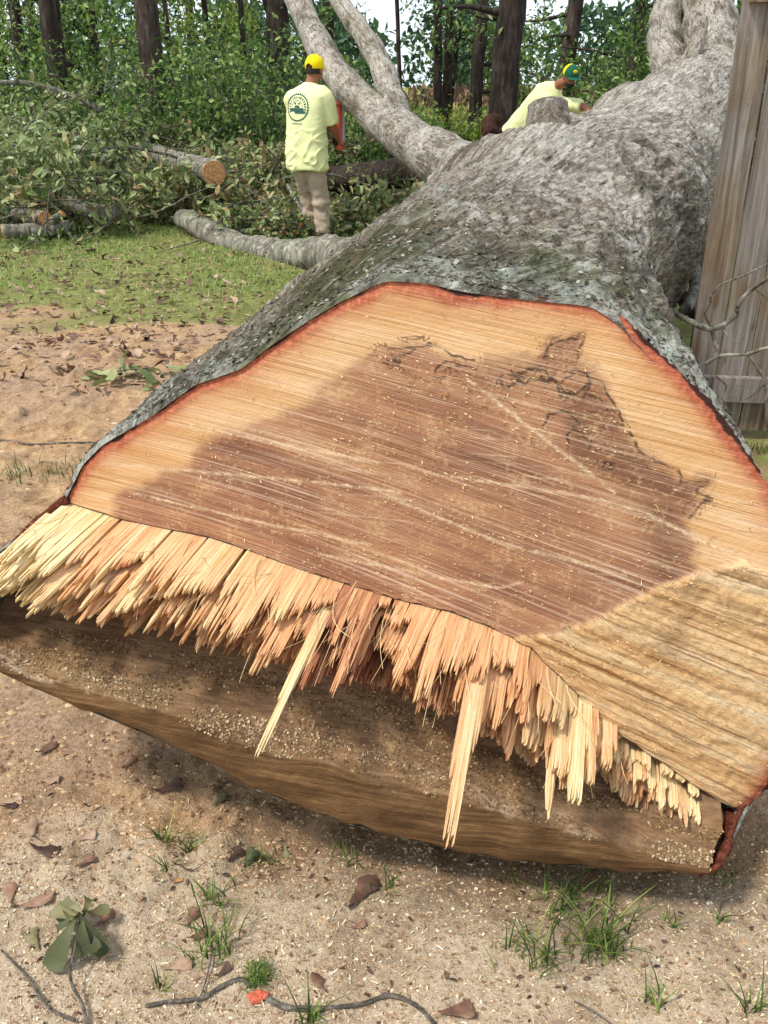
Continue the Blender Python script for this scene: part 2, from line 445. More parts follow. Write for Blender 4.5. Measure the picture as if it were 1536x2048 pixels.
    red = s.ramp(n_f, [(.3, '#7d3422'), (.5, '#a85038'), (.7, '#c77a58')])
    blush = s.math('MULTIPLY', s.step(rd, .075, .02), .4)
    c = s.mix(blush, c, '#c07a4e')
    c = s.mix(s.math('MULTIPLY', s.step(rd, .034, .008), .9), c, red)
    c = s.mix(s.step(rd, .005, .0), c, '#3a1f18')
    h = s.math('ADD', s.math('MULTIPLY', marks, .8), s.math('ADD', s.math('MULTIPLY', marks2, .35), s.math('ADD', s.math('MULTIPLY', n_f, .45), s.math('MULTIPLY', s.math('MULTIPLY', rough, fz), 2.2))))
    return s.done(c, s.bump(h, .85, .006))
FACE_M = make_face_mat()

def make_split():
    s = Sh('torn_oak_fibre', .75, .2)
    f = s.attr('fib', 'Vector'); t = s.attr('tint')
    st = s.noise(s.map(f, (5, 170, 170)), 1.0, 5, .75)
    st2 = s.noise(s.map(f, (2, 28, 28)), 1.0, 3, .6)
    pale = s.ramp(st, [(.3, '#caa76d'), (.5, '#ebd19c'), (.72, '#f9ecc9')])
    warm = s.ramp(st, [(.3, '#b37546'), (.5, '#dfa877'), (.72, '#f1d0a6')])
    red = s.ramp(st, [(.3, '#7c4630'), (.5, '#a96d50'), (.72, '#d0a07e')])
    c = s.mix(s.step(s.math('ADD', t, s.math('MULTIPLY', s.math('SUBTRACT', st2, .5), .5)), .1, .5), pale, warm)
    c = s.mix(s.step(s.math('ADD', t, s.math('MULTIPLY', s.math('SUBTRACT', st2, .5), .5)), .62, .98), c, red)
    return s.done(c, s.bump(st, .8, .006))
SPLIT = make_split()

def make_notch():
    s = Sh('weathered_notch_wood', .85, .2)
    g = s.attr('uw', 'Vector'); v = s.attr('row')
    gr = s.noise(s.map(g, (5, 90, 60)), 1.0, 6, .75); n = s.noise(g, 7, 5, .65); nf = s.noise(g, 110, 4, .75)
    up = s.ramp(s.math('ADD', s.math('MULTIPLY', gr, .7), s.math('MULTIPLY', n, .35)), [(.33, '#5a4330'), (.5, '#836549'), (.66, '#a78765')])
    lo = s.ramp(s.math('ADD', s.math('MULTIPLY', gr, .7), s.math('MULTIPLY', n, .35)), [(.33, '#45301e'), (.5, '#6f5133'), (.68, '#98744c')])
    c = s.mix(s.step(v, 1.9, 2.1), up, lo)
    dust = s.math('MULTIPLY', s.step(s.math('ADD', n, s.math('MULTIPLY', nf, .5)), .74, .95), s.math('MULTIPLY', s.step(v, 1.05, 1.4), s.step(v, 2.15, 1.95)))
    c = s.mix(s.math('MULTIPLY', dust, .7), c, s.ramp(nf, [(.35, '#7d6240'), (.7, '#c0a176')]))
    white = s.math('MULTIPLY', s.step(s.math('ADD', s.noise(g, 5.5, 4), s.math('MULTIPLY', nf, .3)), .68, .82), s.math('MULTIPLY', s.step(v, 1.6, 1.85), s.step(v, 2.25, 2.05)))
    c = s.mix(s.math('MULTIPLY', white, .7), c, '#c9b49a')
    return s.done(c, s.bump(s.math('ADD', gr, s.math('MULTIPLY', nf, .8)), .9, .008))
NOTCH = make_notch()

def make_chip(name, stops):
    s = Sh(name, .85, .2); t = s.attr('tint')
    return s.done(s.ramp(t, stops))
CHIP = make_chip('sawdust_chips', [(0, '#a87b4c'), (.4, '#c99d68'), (.75, '#deba88'), (1, '#efdab4')])
CHIP_BROWN = make_chip('brown_chips', [(0, '#54402b'), (.5, '#775c3c'), (.85, '#967854'), (1, '#bda07a')])
CHIP_PALE = make_chip('bleached_sawdust', [(0, '#6b5742'), (.5, '#98815f'), (.85, '#b8a37f'), (1, '#d3c3a3')])
REDBARK = plain('red_inner_bark', '#65382a', .95, .05, .5, 90, 1.0)

# ------------------------------------------------------------------ the felled trunk
LOG_O = L2W(-.35, 0, -1.0)
log = thing('felled_oak_log', 'huge felled oak trunk with sawn butt end facing the viewer, lichen on bark', 'log', LOG_O)

KS = -np.array([0, .6, 1.2, 2, 3, 4, 5, 6, 7, 8, 8.7, 9.4])
KC = np.array([[-.345, .62, .83, .60], [-.31, .62, .77, .60], [-.30, .63, .72, .60], [-.25, .685, .70, .59], [-.17, .81, .66, .575], [-.05, .79, .69, .57],
               [.03, .79, .70, .56], [.28, .94, .60, .50], [.58, 1.22, .48, .44], [.86, 1.43, .38, .37], [1.02, 1.62, .30, .29], [1.17, 1.86, .2, .2]])
def key(s):
    x = np.interp(-s, -KS, np.arange(len(KS)))
    K = np.vstack([2 * KC[0] - KC[1], KC, 2 * KC[-1] - KC[-2]])
    i = np.minimum(x.astype(int), len(KC) - 2); f = (x - i)[..., None]
    a, b, c, d = K[i], K[i + 1], K[i + 2], K[i + 3]
    return 0.5 * (2 * b + (c - a) * f + (2 * a - 5 * b + 4 * c - d) * f ** 2 + (3 * b - a - 3 * c + d) * f ** 3)
# butt outline: the face outline, then the lip and the left-hand bark of the hinge block
left_px = [(-95, 1255), (-105, 1190), (-60, 1140), (0, 1108), (75, 1040)]
left_s = [.21, .22, .16, .10, .035]
rb_px = [(1475, 1640), (1462, 1690), (1440, 1725)]; rb_s = [.05, .10, .14]
butt = np.vstack([face_o, uwl(rb_px, rb_s), lip_o[::-1], uwl(left_px, left_s)])
butt_s = np.concatenate([np.zeros(len(face_o)), rb_s, lip_s[::-1], left_s])
C0 = KC[0, :2]
def polar(poly, extra, c, th):
    P = np.column_stack([poly, extra]); P = np.vstack([P, P[:1]]); P = resample(P, 3000)[:-1]
    a = np.arctan2(P[:, 1] - c[1], P[:, 0] - c[0]); r = np.hypot(P[:, 1] - c[1], P[:, 0] - c[0]); o = np.argsort(a)
    return np.interp(th, a[o], r[o], period=2 * np.pi), np.interp(th, a[o], P[o, 2], period=2 * np.pi)
NTH = 640
TH = np.linspace(-np.pi, np.pi, NTH, endpoint=False)
RB, SE = polar(butt, butt_s, C0, TH)
ker = np.ones(5) / 5
RB = np.convolve(np.concatenate([RB[-2:], RB, RB[:2]]), ker, 'valid'); SE = np.convolve(np.concatenate([SE[-2:], SE, SE[:2]]), ker, 'valid')
dd = [0, .003, .008, .014]
while dd[-1] < 9.3: dd.append(dd[-1] + min(.007 + .006 * dd[-1], .05))
dd = np.array(dd)
D, T2 = np.meshgrid(dd, TH, indexing='ij')
S = -D + SE[None] * (1 - smooth(0, .8, D))
kk = key(np.minimum(S, 0).ravel()).reshape(*S.shape, 4)
ell = kk[..., 2] * kk[..., 3] / np.sqrt((kk[..., 3] * np.cos(T2)) ** 2 + (kk[..., 2] * np.sin(T2)) ** 2)
bl = smooth(0, 1.5, D)
R = RB[None] * (1 - bl) + ell * bl
cu = C0[0] * (1 - bl) + kk[..., 0] * bl; cw = C0[1] * (1 - bl) + kk[..., 1] * bl
def lump(s0, t0, ss, ts, amp):
    dt = (T2 - t0 + np.pi) % (2 * np.pi) - np.pi
    return amp * np.exp(-((S - s0) / ss) ** 2 - (dt / ts) ** 2)
R = R + lump(-3.0, -.3, .4, .5, .03) + lump(-2.0, -.1, .9, .75, -.28) + lump(-.45, .5, .45, .6, -.06) + lump(-2.1, 1.2, .5, .35, -.05) + lump(-1.1, 1.75, .55, .5, .04) + lump(-6.4, 2.4, .3, .4, .08)
P0 = L2W(cu + R * np.cos(T2), cw + R * np.sin(T2), S)
flat = P0.reshape(-1, 3)
big = fbm(flat * 1.7, 3, 3).reshape(S.shape)
swirl = np.stack([S.ravel() * 2.2 + .6 * fbm(flat * 2.5, 2, 9), (T2 * R).ravel() * 5.5, np.zeros(S.size)], -1)
ridge = (1 - np.abs(fbm(np.column_stack([swirl[:, 0] * 3.0, swirl[:, 1] * 3.2, flat[:, 2] * 4]), 3, 21))).reshape(S.shape)
fine = fbm(flat * 45, 3, 31).reshape(S.shape)
scale = fbm(flat * 16, 3, 41).reshape(S.shape)
edge = smooth(.0, .012, D)
near = 1 - .55 * smooth(1.5, 5, D)
disp = edge * (.012 + .008 * fine) + (big * .045 + (ridge - .75) * .034 * near + scale * .008 + fine * .005) * smooth(0, .25, D) + edge * (scale * .006)
# growth folds wrapping over the trunk further up
fold = np.sin(S * 9 + T2 * 2.2 + big * 5) * .018 * smooth(.9, 2.5, D)
leftw = smooth(2.2, 2.7, np.abs(TH))[None] * smooth(.005, .04, SE)[None] * (1 - smooth(.15, .6, D))
R = R + disp * (1 - .85 * leftw) + fold
Pt = L2W(cu + R * np.cos(T2), cw + R * np.sin(T2), S + edge * .006 * fine)
worn = smooth(.1, 2.2, D) * np.exp(-((T2 - 1.35) / .9) ** 2) + .35 * smooth(3.0, 6, D)
lich = np.exp(-(D / .28) ** 2) + .5 * np.exp(-((T2 - .7) / .3) ** 2) * (D < 1.6)
crust = 0
mossy = .25 * smooth(2.2, .3, D) + np.exp(-((T2 - 2.0) / .35) ** 2) * np.exp(-((D - .35) / .45) ** 2) + .5 * np.exp(-((T2 - 1.1) / .5) ** 2) * np.exp(-((D - .5) / .5) ** 2)
bk = np.stack([S, T2 * R, big], -1).reshape(-1, 3)
mb = MB(); Vt = Pt.reshape(-1, 3)
mb.add(Vt, grid_faces(len(dd), NTH, True)[:, ::-1], bk=bk, worn=worn.ravel(), lich=lich.ravel(), mossy=mossy.ravel())
bark = mb.build('bark', BARK, log)

# loose bark scales and lichen flakes on the near part of the trunk
def flakes(n, smin, smax, tlo, thi, size, seed):
    r = np.random.default_rng(seed)
    ii = np.searchsorted(dd, smin + (smax - smin) * r.random(n) ** 1.6); jj = ((r.uniform(tlo, thi, n) + np.pi) / (2 * np.pi) * NTH).astype(int) % NTH
    ii = np.clip(ii, 3, len(dd) - 3)
    p = Pt[ii, jj]; tn = Pt[ii, (jj + 2) % NTH] - Pt[ii, jj - 2]; ts = Pt[ii + 1, jj] - Pt[ii - 1, jj]
    nn = unit(np.cross(unit(tn), unit(ts)))
    ctr = L2W(cu[ii, jj], cw[ii, jj], S[ii, jj]); nn *= np.sign((nn * (p - ctr)).sum(1))[:, None]
    x = unit(unit(tn) * r.normal(size=(n, 1)) + unit(ts) * r.normal(size=(n, 1)) + nn * r.uniform(.0, .3, (n, 1)))
    sz = size * (.5 + r.random(n) ** 2 * 1.6)
    return p + nn * .001, x, nn, sz
fp, fx, fn, fs = flakes(9000, .0, 1.5, .1, 3.0, .0048, 5)
fy = np.cross(fn, fx)
T4 = np.array([[-.5, -.35, 0], [.5, -.45, .12], [.55, .35, .18], [-.4, .45, .02]])
Vf = fp[:, None] + fs[:, None, None] * (T4[None, :, 0, None] * fx[:, None] + T4[None, :, 1, None] * fy[:, None] + T4[None, :, 2, None] * fn[:, None])
def make_flake():
    s = Sh('bark_flakes', .9, .15)
    return s.done(s.ramp(s.attr('tint'), [(0, '#2b2721'), (.5, '#5a5247'), (.8, '#7f776a'), (1, '#a5a092')]))
FLAKE = make_flake()
fl = MB().add(Vf.reshape(-1, 3), np.arange(len(fp) * 4).reshape(-1, 4), tint=np.repeat(rng.random(len(fp)), 4)).build('bark_flake', FLAKE, log, False)
tag(fl, kind='stuff')

# sawn back-cut face
FC = uw(1000, 900)
poly = np.vstack([face_o, hinge_o[1:-1]])
NA, NR = 1000, 210
ta = np.linspace(-np.pi, np.pi, NA, endpoint=False)
Rf, _ = polar(poly, np.zeros(len(poly)), FC, ta)
Rf = Rf + .003 * vnoise(np.column_stack([np.cos(ta) * 40, np.sin(ta) * 40, ta * 0]), 2)
rho = np.linspace(0.0, 1, NR) ** .8; rho[0] = 1e-4
fu = FC[0] + rho[:, None] * Rf[None] * np.cos(ta)[None]; fw = FC[1] + rho[:, None] * Rf[None] * np.sin(ta)[None]
UWP = np.stack([fu.ravel(), fw.ravel()], -1)
HEART_PX = [(225, 1045), (235, 985), (380, 930), (400, 882), (520, 848), (620, 800), (650, 772), (715, 722), (780, 697), (850, 690), (900, 715), (990, 728), (1060, 722),
            (1088, 686), (1172, 655), (1160, 700), (1150, 722), (1205, 765), (1245, 835), (1262, 875), (1295, 915), (1350, 935), (1365, 965), (1420, 958), (1395, 985), (1415, 1000), (1370, 1040),
            (1385, 1100), (1400, 1180), (1300, 1330), (1000, 1400), (500, 1200)]
heart_o = uwl(HEART_PX)
heart = pdist(UWP, np.vstack([heart_o, heart_o[:1]])) * np.where(inside(UWP, heart_o), 1, -1)
rim = pdist(UWP, face_o)
ROUGH_PX = [(1700, 1160), (1560, 1150), (1485, 1122), (1420, 1138), (1330, 1165), (1270, 1192), (1180, 1242), (1100, 1268), (1045, 1268), (1005, 1285), (960, 1340), (700, 1500), (1500, 1900), (1800, 1500)]
rough_o = uwl(ROUGH_PX)
wob = .006 * fbm(np.column_stack([UWP * 22, UWP[:, :1] * 0]), 3, 8)
rsd = pdist(UWP, np.vstack([rough_o, rough_o[:1]])) * np.where(inside(UWP, rough_o), 1, -1) + wob
rough = smooth(-.002, .004, rsd)
ZONES = [[(775, 700), (820, 695), (850, 690), (880, 690), (905, 712), (950, 718)], [(870, 745), (880, 728), (905, 720), (930, 735), (960, 745)],
         [(990, 770), (1000, 750), (1030, 745), (1060, 735), (1090, 745), (1120, 765), (1140, 745), (1150, 730)], [(1088, 718), (1095, 690), (1115, 682), (1160, 668), (1172, 655)],
         [(1172, 655), (1160, 700), (1150, 735), (1180, 755), (1170, 790), (1160, 810)], [(1150, 740), (1200, 765), (1225, 800), (1245, 838), (1262, 875)], [(1000, 765), (1010, 785), (1035, 750), (1050, 770), (1075, 745)],
         [(1085, 850), (1100, 825), (1140, 830), (1155, 845), (1185, 870), (1175, 900)], [(1130, 880), (1150, 855), (1180, 880)], [(1265, 885), (1300, 918), (1350, 935), (1362, 965), (1420, 957), (1392, 985), (1418, 992), (1380, 1035)],
         [(1020, 735), (1060, 760), (1100, 755), (1135, 790), (1180, 765)], [(780, 712), (800, 720), (830, 700)], [(1110, 770), (1130, 800), (1160, 780), (1200, 800)]]
zone = np.full(len(UWP), 9.0)
jit = .012 * np.stack([fbm(np.column_stack([UWP * 45, UWP[:, :1] * 0 + k]), 3, 60 + k) for k in (0, 1)], -1)
for z in ZONES: zone = np.minimum(zone, pdist(UWP + jit, uwl(z)))
RAYS = [[(850, 945), (1000, 966), (1200, 998), (1290, 1025), (1400, 1080), (1495, 1125)], [(200, 925), (420, 945), (640, 965), (800, 985)], [(940, 760), (1060, 855), (1230, 985)],
        [(760, 985), (1000, 1085), (1250, 1150)], [(640, 1108), (850, 1150), (1000, 1176), (1045, 1165)], [(300, 838), (520, 880), (760, 925)], [(260, 985), (500, 1040), (740, 1090)]]
rayd = np.full(len(UWP), 9.0)
for z in RAYS: rayd = np.minimum(rayd, pdist(UWP + jit * .12, uwl(z)))
stain = np.clip(1 - np.abs(heart - .05) / .09, 0, 1) * smooth(-.1, .05, UWP[:, 0]) + np.exp(-pdist(UWP, uwl([(1140, 840), (1180, 900)])) / .05) * .6
spalt = np.exp(-(pdist(UWP, uwl([(800, 715), (900, 740), (1000, 760), (1100, 740), (1160, 790), (1230, 850), (1300, 930), (1380, 980)])) / .075) ** 2) * (heart > -.02) + .9 * np.exp(-(pdist(UWP, uwl([(1130, 860), (1180, 900)])) / .05) ** 2)
rdark = np.exp(-(pdist(UWP, uwl([(1400, 1140), (1370, 1230), (1330, 1290)])) / .045) ** 2) + .3 * fbm(np.column_stack([UWP * 9, UWP[:, :1] * 0]), 3, 77)
fanw = UWP[:, 1] + (UWP[:, 0] + .1) * (.19 + .30 * (.9 - UWP[:, 1])) + .025 * np.sin(UWP[:, 0] * 3.1 + 1)
fan = np.stack([UWP[:, 0], fanw, UWP[:, 0] * 0], -1)
pith = uw(850, 946)
ringr = np.hypot((UWP[:, 0] - pith[0]) * .72, UWP[:, 1] - pith[1]) * 3
saw = fbm(np.column_stack([fan[:, 0] * 1.5, fan[:, 1] * 130, fan[:, 0] * 0]), 2, 12)
rn = fbm(np.column_stack([fan[:, 0] * 2.2, fan[:, 1] * 58, fan[:, 0] * 0]), 3, 14)
ridges = np.sign(rn) * np.abs(rn) ** .6 * .0042 + .005 * fbm(np.column_stack([fan[:, 0] * 14, fan[:, 1] * 80, fan[:, 0] * 0]), 3, 15) + .003 * fbm(np.column_stack([UWP * 60, UWP[:, :1] * 0]), 2, 19)
fs_ = .004 * fbm(np.column_stack([UWP * 5, UWP[:, :1] * 0]), 2, 13) + rough * (.010 + ridges) - .006 * smooth(.02, .0, rim)
fan[:, 2] = 0
mb = MB(); Vc = L2W(UWP[:, 0], UWP[:, 1], fs_)
mb.add(Vc, grid_faces(NR, NA, True), uw=np.column_stack([UWP, UWP[:, 0] * 0]), fan=fan, rim=rim, heart=heart, rough=rough, zone=zone, rayd=rayd, stain=stain, rdark=rdark, ringr=ringr, spalt=spalt)
cut = mb.build('cut_face', FACE_M, log)
tag(cut, 'flat sawn end grain with dark heartwood, tan sapwood and red bark rim')

# sawdust flecks clinging to the face
n = 8500
k = rng.integers(0, NA * NR, n * 5)
wgt = (.25 + .75 * (heart[k] > 0)) * np.minimum(1, (rho[k // NA] / .5)) * (.5 + 2.2 * rough[k]) * (.35 + .65 * (np.minimum(rayd[k], .05) < .025) + .8 * (vnoise(np.column_stack([UWP[k] * 9, UWP[k][:, :1] * 0]), 5) > .1)) * np.hypot(UWP[k, 0] - FC[0], UWP[k, 1] - FC[1]) / np.maximum(rho[k // NA], .01)
k = k[rng.random(len(k)) < wgt / wgt.max()][:n]
n = len(k)
pp = Vc[k] - AX * .0015
xx = unit(UX * rng.normal(1, .7, (n, 1)) + ZX * rng.normal(0, .4, (n, 1)) - AX * rng.uniform(0, .5, (n, 1)))
yy = np.cross(xx, AX); sz = rng.uniform(.0022, .0065, n)
Q = np.array([[-.5, -.15, 0], [.5, -.2, .15], [.5, .2, .15], [-.5, .15, 0]])
Vd = pp[:, None] + sz[:, None, None] * (Q[None, :, 0, None] * xx[:, None] + Q[None, :, 1, None] * yy[:, None] - Q[None, :, 2, None] * AX)
o = MB().add(Vd.reshape(-1, 3), np.arange(n * 4).reshape(-1, 4), tint=np.repeat(rng.random(n), 4)).build('sawdust', CHIP, log, False)
tag(o, kind='stuff')

# notch: wood behind the torn hinge, sloping shelf, front strip and underside
NN = 420
hin = resample(hinge_o[::-1], NN); upp = resample(np.column_stack([upper_o, np.full(len(upper_o), S_UP)]), NN)
mid = resample(np.column_stack([mid_o, mid_s]), NN); lip = resample(np.column_stack([lip_o, lip_s]), NN)
rows = [np.column_stack([hin + [0, .0], np.full(NN, -.02)])]
rv = [0.0]
def loft(a, b, n, v0, v1, bulge=0.0):
    for i in range(1, n + 1):
        f = i / n; r = a * (1 - f) + b * f; r = r.copy(); r[:, 2] += bulge * math.sin(math.pi * f)
        rows.append(r); rv.append(v0 + (v1 - v0) * f)
up0 = upp.copy(); up0[:, 1] += .03; up0[:, 2] = -.01
loft(rows[0], up0, 6, 0, .7); loft(up0, upp, 6, .7, 1); loft(upp, mid, 34, 1, 2, -.012); loft(mid, lip, 26, 2, 3, .008)
und = lip.copy(); und[:, 1] += .015; und[:, 2] -= .12
loft(lip, und, 5, 3, 3.5)
G = np.array(rows); vv = np.repeat(np.array(rv)[:, None], NN, 1)
gf = G.reshape(-1, 3)
nz = fbm(gf * 14, 3, 51); nz2 = fbm(np.column_stack([gf[:, 0] * 8, gf[:, 1] * 90, gf[:, 2] * 60]), 3, 52)
wgt = np.clip(np.minimum(vv.ravel(), 3.2 - vv.ravel()) * 2, 0.2, 1)
rg = fbm(np.column_stack([gf[:, 0] * 22, gf[:, 0] * 0, gf[:, 0] * 0]), 4, 57) * np.exp(-((vv.ravel() - 3) / .35) ** 2) * .012 + fbm(np.column_stack([gf[:, 0] * 9, gf[:, 0] * 0, vv.ravel()]), 3, 58) * np.exp(-((vv.ravel() - 2) / .25) ** 2) * .014
Gn = L2W(gf[:, 0], gf[:, 1] + rg + (nz * .006 + nz2 * .004) * wgt, gf[:, 2] + (nz * .010 + nz2 * .004) * wgt)
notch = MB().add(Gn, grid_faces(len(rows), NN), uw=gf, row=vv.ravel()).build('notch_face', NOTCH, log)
tag(notch, 'dusty brown notch face below the torn hinge')
# red bark strip closing the right-hand end of the notch
rbp = [np.append(uw(x, y, s), s) for x, y, s in [(1488, 1612, .0), (1470, 1640, .05), (1462, 1668, .09), (1452, 1700, .13), (1425, 1738, .165), (1395, 1748, .17)]]
rbp = catmull(rbp, 30)
V, F = tube(L2W(rbp[:, 0], rbp[:, 1], rbp[:, 2]), .008, 10, .9, 45, 3)
MB().add(V, F).build('bark_edge', REDBARK, log)
cp = np.array([np.append(uw(x, y, s), s) for x, y, s in [(1496, 1606, -.02), (1478, 1640, .045), (1466, 1672, .088), (1456, 1704, .128), (1432, 1740, .16), (1405, 1747, .16), (1415, 1730, .15), (1438, 1690, .08), (1445, 1655, .04), (1440, 1620, -.02)]])
cpf = np.vstack([resample(np.vstack([cp, cp[:1]]), 60), cp.mean(0)]); cw_ = L2W(cpf[:, 0], cpf[:, 1], cpf[:, 2]); cw_ = cw_ + .004 * np.stack([fbm(cw_ * 50, 2, k_) for k_ in (1, 2, 3)], -1)
MB().add(cw_, np.array([[i_, i_ + 1, 60] for i_ in range(59)])).build('bark_edge', REDBARK, log)
lbp = [np.append(uw(x, y, s), s) for x, y, s in [(135, 998, .0), (75, 1045, .03), (0, 1115, .09), (-60, 1150, .15), (-85, 1200, .2), (-70, 1280, .21), (0, 1335, .205)]]
lbp = catmull(lbp, 40)
V, F = tube(L2W(lbp[:, 0], lbp[:, 1], lbp[:, 2]), .010, 10, .5, 25, 4)
MB().add(V, F).build('bark_edge', REDBARK, log)

def chips_on(P, n, lo, hi, mat, name, normal, parent, lift=.002):
    x = unit(rng.normal(size=(n, 3)) - normal * (rng.normal(size=(n, 3)) @ normal)[:, None] * .3); nn = unit(normal + rng.normal(size=(n, 3)) * .35); x = unit(x - nn * (x * nn).sum(1)[:, None]); y = np.cross(nn, x)
    sz = lo + (hi - lo) * rng.random(n) ** 2.2
    asp = rng.uniform(.35, 1, n)
    V = P[:, None] + nn[:, None] * lift + sz[:, None, None] * (Q4[None, :, 0, None] * x[:, None] + Q4[None, :, 1, None] * (y * asp[:, None])[:, None] + Q4[None, :, 2, None] * nn[:, None])
    o = MB().add(V.reshape(-1, 3), np.arange(n * 4).reshape(-1, 4), tint=np.repeat(rng.random(n), 4)).build(name, mat, parent, False)
    return tag(o, kind='stuff')
Q4 = np.array([[-.5, -.4, 0], [.45, -.5, .1], [.55, .4, .18], [-.4, .5, .03]])
g2 = Gn.reshape(len(rows), NN, 3)
ia = rng.integers(13, 46, 15000); ja = rng.integers(0, NN, 15000)
keep = fbm(np.column_stack([ja * .03, ia * .12, ia * 0]), 3, 71) + .25 * vnoise(np.column_stack([ja * .3, ia * .6, ia * 0]), 4) > -.05
chips_on(g2[ia, ja][keep], keep.sum(), .002, .0068, CHIP_BROWN, 'shelf_chips', unit(ZX * .8 - AX * .6), log)
ia = rng.integers(36, 50, 5500); ja = rng.integers(0, NN, 5500)
keep = fbm(np.column_stack([ja * .022, ia * .1, ia * 0]), 3, 83) + .15 * vnoise(np.column_stack([ja * .4, ia * .8, ia * 0]), 9) > .17
chips_on(g2[ia, ja][keep], keep.sum(), .002, .0065, CHIP_PALE, 'pale_sawdust', unit(ZX * .6 - AX * .8), log, .003)

# torn hinge: every large splinter on its own, fine fibres behind and between as one mass
def splinter(u0, w0, L, wid, thk, tu, tint, r, droop=0.0, skew=0.0, s0=-.02, slat=.0042, rag=1.0):
    """a bundle of parallel fibres with a ragged broken end"""
    k = max(2, int(round(wid / slat))); tx, tz = tu
    f = np.array([0, .3, .6, .85, 1.0]); m = len(f)
    cut = np.sort(np.concatenate([[0, 1], (np.arange(1, k) + r.uniform(-.3, .3, k - 1)) / k])) - .5
    off = r.uniform(0, 50, 3); drift = np.cumsum(r.normal(size=m)) * wid * .008 * rag; lift = np.cumsum(r.normal(size=m)) * thk * .05 * rag
    env = 1 - .22 * rag * np.abs(np.linspace(-1, 1, k) - r.uniform(-1, 1)) * r.random()
    V = []; F = []; A = []
    for q in range(k):
        Li = L * env[q] * (1 - .42 * rag * r.random() ** 2.2); t0 = r.normal() * thk * .12 * rag * (rag > .7); tl, tr = r.uniform(-.9, .3), r.uniform(-.9, .3)
        sl = (cut[q + 1] - cut[q]) * wid
        n0 = len(V)
        for i in range(m):
            s = s0 + f[i] * (Li - s0)
            end = i == m - 1
            c0 = cut[q] * wid; c1 = cut[q + 1] * wid
            if end: mid_ = (c0 + c1) / 2; sh_ = r.uniform(.1, .45) if r.random() < .55 else r.uniform(.5, .9); c0, c1 = mid_ + (c0 - mid_) * sh_, mid_ + (c1 - mid_) * sh_
            th = thk * (r.uniform(.35, .7) if end else 1)
            for h, v in ((c0, -th / 2), (c1, -th / 2), (c1, th / 2), (c0, th / 2)):
                ds = 0
                if end: ds = (tl if h == c0 else tr) * sl * 2.2
                V.append((u0 + drift[i] + skew * f[i] * L + h * tx - (v + t0) * tz, w0 - droop * f[i] ** 2 * L + lift[i] + h * tz + (v + t0) * tx, s + ds))
                A.append([s + off[0], h + off[1], v + off[2]])
        F.append(grid_faces(m, 4, True) + n0); F.append(np.array([[n0 + (m - 1) * 4 + j for j in range(4)]]))
    V = np.array(V)
    return L2W(V[:, 0], V[:, 1], V[:, 2]), F, np.array(A)
hx = np.array([p[0] for p in HINGE_PX])[::-1]
sh = np.random.default_rng(21)
stuff = MB()
seg = np.gradient(hin, axis=0)
px_at = np.interp(np.linspace(0, 1, NN), np.linspace(0, 1, len(hx)), hx)
pxs = resample(np.column_stack([np.array(HINGE_PX, float)[::-1]]), NN)[:, 0]
def tint_at(x):
    return float(np.interp(x, [130, 215, 240, 300, 420, 560, 640, 700, 760, 850, 960, 1060, 1130, 1300, 1490], [.0, .05, .55, .35, .38, .3, .45, .8, .75, .62, .45, .55, .25, .2, .15]))
def len_at(x, row):
    base = float(np.interp(x, [130, 300, 450, 640, 760, 800, 900, 1000, 1100, 1180, 1230, 1300, 1490], [.30, .28, .265, .255, .235, .2, .235, .21, .19, .18, .14, .12, .09]))
    return base * [1.0, 1.0, .95, .86, .78, .7, .62, .55][row]
count = 0
hl = np.concatenate([[0], np.cumsum(np.linalg.norm(np.diff(hin, axis=0), axis=1))])
